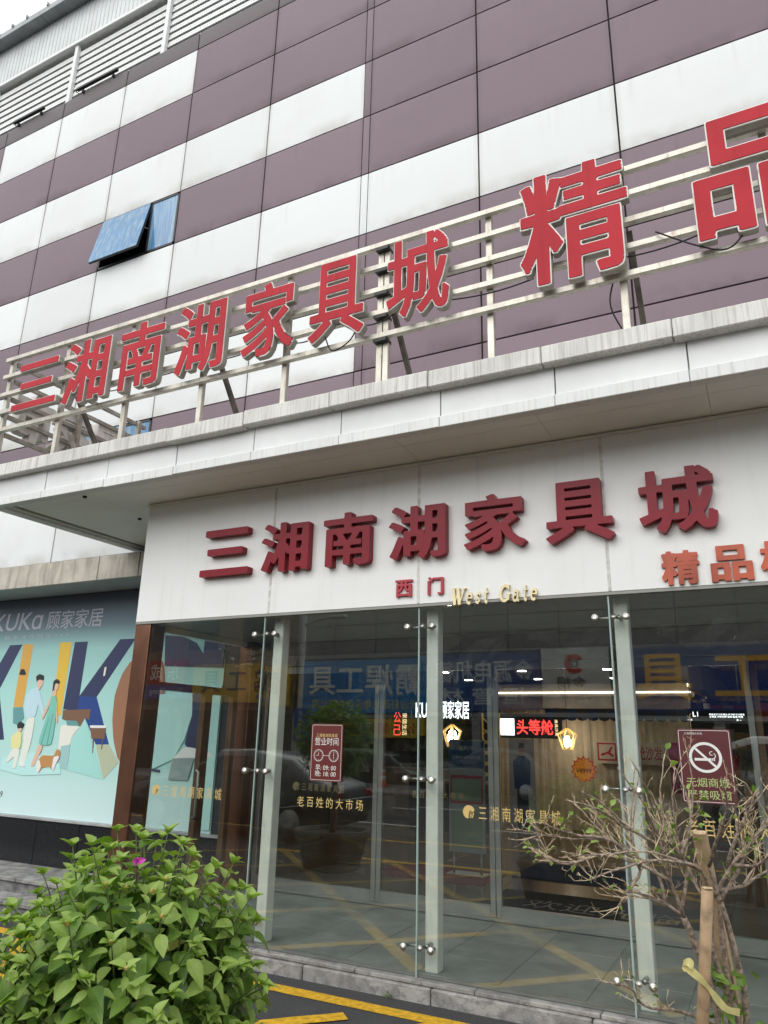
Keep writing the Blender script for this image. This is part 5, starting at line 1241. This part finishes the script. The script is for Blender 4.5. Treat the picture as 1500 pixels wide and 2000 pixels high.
pg = leaf_geo(.75, .15, .35, .02); pm = uvmesh(*pg, 'petal', PET)
for q in range(3):
    d = Vector((math.cos(q*2.1+.6), math.sin(q*2.1+.6), .5)); o = bpy.data.objects.new('petal', pm); o.matrix_local = leaf_matrix(Vector((-1.86, -3.44, 1.345))-RT, d, Vector((.3, -.8, .4)), .027); link(o, bush)
BUD = mat('bud_yellow', (.50, .36, .12), .6, var=.1)
vis = sorted(tips, key=lambda q: -q[1].dot((CAMP-q[0]).normalized())-.7*q[1].z)[:9]
for p, ow in vis:
    pts = [p-RT+ow*k*.01 for k in range(4)]; MB().tube(pts, [.004, .0075, .006, .001], 7).build('bud', BUD, bush)
# narrow leaved shrub at the lower left edge
rn = random.Random(4)
planter('low round stone planter at the left picture edge', -2.55, -3.75, .3, .42)
t2 = thing('narrow_leaved_shrub', 'shrub with drooping narrow grey green leaves at the lower left edge', 'shrub', loc=(-2.5, -3.72, .37)); R2 = Vector((-2.5, -3.72, .37)); st = MB()
cnt_ = 0
for i in range(60):
    a = i*2.4; rr_ = .06+.20*math.sqrt(i/60); tip = Vector((-2.30+rr_*math.cos(a)*1.25, -3.62+rr_*math.sin(a), rn.uniform(.82, 1.06))); pts = [R2.lerp(tip, u)+Vector((0, 0, .12*math.sin(u*3.0))) for u in (0, .3, .6, .85, 1)]
    st.tube([p-R2 for p in pts], [.005, .004, .003, .002, .001], 5)
    for k in range(8):
        u = .5+.5*k/7; p = R2.lerp(tip, u)+Vector((0, 0, .12*math.sin(u*3.0))); aa = k*2.4+i
        d = Vector((math.cos(aa), math.sin(aa), -.75)); o = bpy.data.objects.new('leaf', NM[k % 2]); o.matrix_local = leaf_matrix(p-R2, d, Vector((math.cos(aa)*.5, math.sin(aa)*.5, 1)), rn.uniform(.06, .10))
        if cnt_ < 280: link(o, t2); cnt_ += 1
        else: bpy.data.objects.remove(o)
st.build('stems', GSTEM, t2)

# bare thorny shrub tied to stakes at the right
LIMB = {"T1":[[-0.311,-2.151,0.452],[-0.289,-2.202,0.686],[-0.282,-2.25,0.836],[-0.301,-2.309,0.977],[-0.335,-2.375,1.118],[-0.353,-2.408,1.184]],"T2":[[-0.285,-2.137,0.453],[-0.266,-2.191,0.687],[-0.232,-2.225,0.837],[-0.252,-2.275,0.953],[-0.279,-2.329,1.069],[-0.269,-2.37,1.203]],"T3":[[-0.272,-2.131,0.453],[-0.25,-2.183,0.687],[-0.202,-2.215,0.855],[-0.204,-2.268,1.004],[-0.223,-2.335,1.17],[-0.242,-2.379,1.27],[-0.256,-2.415,1.353]],"T4":[[-0.295,-2.143,0.453],[-0.271,-2.199,0.703],[-0.243,-2.253,0.904],[-0.246,-2.318,1.087],[-0.239,-2.366,1.237],[-0.252,-2.379,1.253]],"L1":[[-0.353,-2.408,1.184],[-0.403,-2.448,1.224],[-0.458,-2.487,1.251],[-0.514,-2.52,1.26],[-0.534,-2.522,1.236]],"L2":[[-0.353,-2.408,1.184],[-0.378,-2.466,1.301],[-0.394,-2.521,1.417],[-0.412,-2.571,1.517],[-0.461,-2.636,1.615],[-0.492,-2.675,1.664]],"L3":[[-0.359,-2.416,1.2],[-0.33,-2.424,1.331],[-0.365,-2.453,1.429],[-0.386,-2.488,1.562],[-0.366,-2.496,1.681]],"L4":[[-0.378,-2.46,1.3],[-0.472,-2.481,1.342],[-0.587,-2.507,1.368],[-0.712,-2.518,1.333],[-0.803,-2.531,1.355]],"L5":[[-0.395,-2.509,1.416],[-0.47,-2.647,1.471],[-0.544,-2.789,1.54],[-0.602,-2.908,1.566]],"L6":[[-0.466,-2.522,1.348],[-0.532,-2.681,1.439],[-0.614,-2.825,1.462],[-0.671,-2.961,1.503]],"L7":[[-0.269,-2.37,1.203],[-0.309,-2.35,1.275],[-0.352,-2.338,1.368],[-0.399,-2.324,1.447]],"L8":[[-0.252,-2.379,1.253],[-0.185,-2.389,1.356],[-0.113,-2.391,1.442],[-0.058,-2.396,1.51],[-0.006,-2.396,1.561]],"L9":[[-0.242,-2.379,1.27],[-0.166,-2.291,1.28],[-0.082,-2.212,1.326],[-0.007,-2.126,1.339]],"L10":[[-0.256,-2.415,1.353],[-0.215,-2.524,1.447],[-0.167,-2.633,1.552],[-0.165,-2.763,1.649]],"L11":[[-0.201,-2.387,1.354],[-0.158,-2.41,1.456],[-0.099,-2.425,1.558],[-0.109,-2.464,1.624]],"L12":[[-0.337,-2.468,1.384],[-0.296,-2.443,1.498],[-0.306,-2.432,1.58],[-0.333,-2.432,1.664]],"L13":[[-0.265,-2.236,0.82],[-0.393,-2.366,0.887],[-0.491,-2.466,0.912],[-0.522,-2.545,0.979],[-0.572,-2.619,1.004]],"L14":[[-0.403,-2.447,1.224],[-0.43,-2.43,1.323],[-0.522,-2.429,1.372],[-0.614,-2.436,1.442],[-0.685,-2.432,1.516]],"L15":[[-0.515,-2.518,1.26],[-0.477,-2.46,1.322],[-0.498,-2.445,1.418],[-0.485,-2.419,1.535],[-0.462,-2.391,1.658]],"L16":[[-0.186,-2.379,1.355],[-0.103,-2.481,1.375],[-0.034,-2.612,1.455]],"L17":[[-0.269,-2.37,1.203],[-0.274,-2.492,1.345],[-0.382,-2.631,1.384],[-0.506,-2.757,1.359],[-0.567,-2.852,1.337]],"L18":[[-0.239,-2.366,1.237],[-0.153,-2.36,1.371],[-0.13,-2.385,1.504],[-0.055,-2.373,1.606]]}
planter('round stone planter under the bare thorny shrub', -.28, -2.12, .36, .5)
bs = thing('bare_shrub', 'nearly bare thorny shrub with pale twigs tied to stakes at the right', 'shrub', loc=(-.28, -2.13, .45)); RB = Vector((-.28, -2.13, .45))
rn = random.Random(9); tw = MB(); lvs = []
def twig(p, d, ln, r, dep):
    if p.z > 1.53 and rn.random() < .72: return            # the pruned top carries few shoots
    n_ = max(3, int(ln/.018)); pts = [p]
    for i in range(n_):
        d = (d+Vector((rn.uniform(-1, 1), rn.uniform(-1, 1), rn.uniform(-.8, 1.1)))*.22).normalized(); pts.append(pts[-1]+d*ln/n_)
        if dep and rn.random() < .42: twig(pts[-1], (d+Vector((rn.uniform(-1, 1), rn.uniform(-1, 1), rn.uniform(-.6, 1)))*.9).normalized(), ln*rn.uniform(.25, .6), r*.65, dep-1)
        elif rn.random() < .5:
            e = (d*.4+Vector((rn.uniform(-1, 1), rn.uniform(-1, 1), rn.uniform(-.5, 1)))).normalized(); tw.tube([pts[-1]-RB, pts[-1]+e*rn.uniform(.008, .016)-RB], [r*.7, .0003], 4, cap=False)
    tw.tube([q-RB for q in pts], [r*(1-.65*i/n_) for i in range(n_+1)], 5)
    if rn.random() < .48: lvs.append((pts[-1], d))
for k in [q for q in LIMB if q[0] == 'L' and q != 'L13']:          # thinner side limbs beside the main ones
    for q in range(1):
        b0 = Vector(LIMB[k][1]); of = Vector((rn.uniform(-1, 1), rn.uniform(-1, 1), rn.uniform(-.4, .8)))*.12; n_ = len(LIMB[k])-1
        LIMB[k+'s'] = [tuple(Vector(p)+of*(i/n_)) for i, p in enumerate(LIMB[k][1:])] if n_ > 2 else LIMB[k]
for k, pts in list(LIMB.items()):
    sp_ = smooth(pts); sp_ = [p+Vector((rn.uniform(-.002, .002), rn.uniform(-.002, .002), rn.uniform(-.002, .002))) for p in sp_]; n_ = len(sp_)
    r0, r1 = {'T1': (.021, .011), 'T2': (.015, .008), 'T3': (.014, .007), 'T4': (.012, .007)}.get(k, (.0068, .002) if k[-1] != 's' else (.0038, .0016))
    if k == 'L13': r0 = .006
    MB().tube([p-RB for p in sp_], [r0+(r1-r0)*i/(n_-1)*(1 if k[0] == 'T' else 1)+rn.uniform(-.0006, .0006) for i in range(n_)], 8).build('trunk' if k[0] == 'T' else 'branch', BARK, bs)
    if k[0] == 'L':
        for i in range(3, n_):
            for q in range(2):
                if rn.random() < (.5 if k != 'L13' else .3):
                    tn = (sp_[min(i+1, n_-1)]-sp_[i-1]).normalized()
                    twig(sp_[i], (tn*.7+Vector((rn.uniform(-1, 1), rn.uniform(-1, 1), rn.uniform(-.2, 1.0)))).normalized(), rn.uniform(.04, .115), .0017, 1)
        twig(sp_[-1], (sp_[-1]-sp_[-3]).normalized(), rn.uniform(.03, .06), .0018, 1)
o = tw.build('twigs', TWIG, bs, fixn=False); o['kind'] = 'stuff'
for p, d in lvs[:190]:
    o = bpy.data.objects.new('leaf', rn.choice(YM if rn.random() < .5 else LM)); o.matrix_local = leaf_matrix(p-RB, d+Vector((0, 0, -.3)), Vector((rn.uniform(-1, 1), rn.uniform(-1, 1), 1)), rn.uniform(.016, .034)); link(o, bs)
for i in range(46):
    p = Vector((-.25+rn.uniform(-.06, .08), -2.26+rn.uniform(-.06, .06), rn.uniform(.72, 1.02))); d = Vector((rn.uniform(-1, 1), rn.uniform(-1, 1), rn.uniform(-.9, .4)))
    o = bpy.data.objects.new('leaf', rn.choice(LM)); o.matrix_local = leaf_matrix(p-RB, d, Vector((rn.uniform(-.6, .6), -.6, 1)), rn.uniform(.035, .06)); link(o, bs)
for lab, a, b_, r_, m_ in (('round orange brown wooden stake left of the shrub trunk', (-.257, -2.542, 1.30), (-.388, -2.298, .44), .019, mat('stake_brown', (.37, .25, .145), .6, var=.2, vs=20, streak=.4, scol=(.25, .12, .05), sscale=(30, 30, 2))), ('pale sawn wooden stake leaning behind the shrub trunk', (-.283, -2.344, 1.447), (-.216, -1.997, .44), .0, mat('stake_pale', (.50, .36, .22), .7, var=.15, vs=20, streak=.4, scol=(.3, .2, .1), sscale=(40, 40, 2)))):
    t = thing('wooden_stake', lab, 'stake', loc=b_); A, B_ = Vector(a)-Vector(b_), Vector((0, 0, 0))
    if r_:
        MB().tube([B_, A*.5, A], [r_*1.08, r_, r_*.96], 14).build('pole', m_, t); MB().tube([A, A+Vector((0, 0, .004))], [r_*.9, r_*.85], 14).build('cut_end', mat('cut_wood', (.62, .47, .30), .8, var=.2, vs=60), t)
    else: MB().bar(B_, A, .044, .03).build('pole', m_, t); MB().bar(A, A+A.normalized()*.002, .042, .028).build('cut_end', MATS['cut_wood'] if 'cut_wood' in MATS else m_, t)
RIB = mat('yellow_ribbon', (.74, .66, .28), .6, var=.08, vs=20)
rb = thing('tie_ribbon', 'yellow plastic ribbon tying the shrub to its stakes', 'ribbon', loc=(-.32, -2.5, 1.03)); RR = Vector((-.32, -2.5, 1.03))
def strip(pts, wd, name):
    P_ = smooth(pts, 5); vs = []
    for i, p in enumerate(P_):
        u = Vector((.25+.1*math.sin(i*.6), .1, 1)).normalized()*wd/2*(1+.12*math.sin(i*.7)); q = Vector((0, -.004*math.cos(i*.5), 0)); vs += [p-u+q-RR, p+u-q-RR, p+u-q-RR+Vector((0, .002, 0)), p-u+q-RR+Vector((0, .002, 0))]
    n_ = len(P_); MB().add(vs, [(4*i+k, 4*i+(k+1) % 4, 4*i+4+(k+1) % 4, 4*i+4+k) for i in range(n_-1) for k in range(4)]).build(name, RIB, rb)
strip([(-.345, -2.53, 1.062), (-.30, -2.50, 1.02), (-.277, -2.435, .967), (-.249, -2.37, .917), (-.215, -2.30, .893)], .022, 'band')
strip([(-.345, -2.53, 1.058), (-.352, -2.54, 1.072), (-.335, -2.545, 1.08), (-.322, -2.535, 1.066), (-.33, -2.53, 1.05)], .022, 'knot')
# round pruned tree in a planter, mirrored in the glass
planter('round stone planter with a pruned tree left of the entrance', -5.7, -4.2, .5, .5)
tt = thing('pruned_tree', 'small pruned tree in a planter, mirrored in the glass left of the middle column', 'tree', loc=(-5.7, -4.2, .45)); rn = random.Random(31)
MB().tube([(0, 0, 0), (.02, .01, .5), (-.01, .02, .9), (.03, 0, 1.3)], [.05, .045, .035, .02], 9).build('trunk', BARK, tt)
V, F, U = [], [], []; nv = 0
for i in range(1700):
    d = Vector((rn.gauss(0, 1), rn.gauss(0, 1), rn.gauss(0, 1))).normalized(); cl_ = .5+.5*math.sin(d.x*5+1)*math.sin(d.y*6)*math.cos(d.z*5); p = Vector((0, 0, 1.25))+Vector((d.x*.62, d.y*.62, d.z*.55))*(.55+.45*rn.random())*(.75+.3*cl_)
    g = rn.choice(VAR); M = np.array(leaf_matrix(p, (d+Vector((rn.uniform(-1, 1), rn.uniform(-1, 1), rn.uniform(-1, .3)))).normalized(), d+Vector((0, 0, .8)), rn.uniform(.07, .11))); co = g[0] @ M[:3, :3].T+M[:3, 3]; V.append(co); F += [tuple(q+nv for q in f) for f in g[1]]; U += g[2]; nv += len(co)
o = bpy.data.objects.new('crown', uvmesh(np.vstack(V).tolist(), F, U, 'crown', LEAF)); link(o, tt); o['kind'] = 'stuff'
# weed in the kerb joint
wd_ = thing('weed', 'tiny green weed growing at the foot of the kerb', 'weed', loc=(-2.62, -.07, 0)); rn = random.Random(8)
for i in range(14):
    a = i*2.4; o = bpy.data.objects.new('leaf', rn.choice(LM)); o.matrix_local = leaf_matrix(Vector((rn.uniform(-.02, .02), rn.uniform(-.02, .01), rn.uniform(.005, .04))), Vector((math.cos(a), math.sin(a)-.3, rn.uniform(.1, .9))), Vector((0, 0, 1)), rn.uniform(.02, .035)); link(o, wd_)
bpy.data.scenes.remove(TMP)
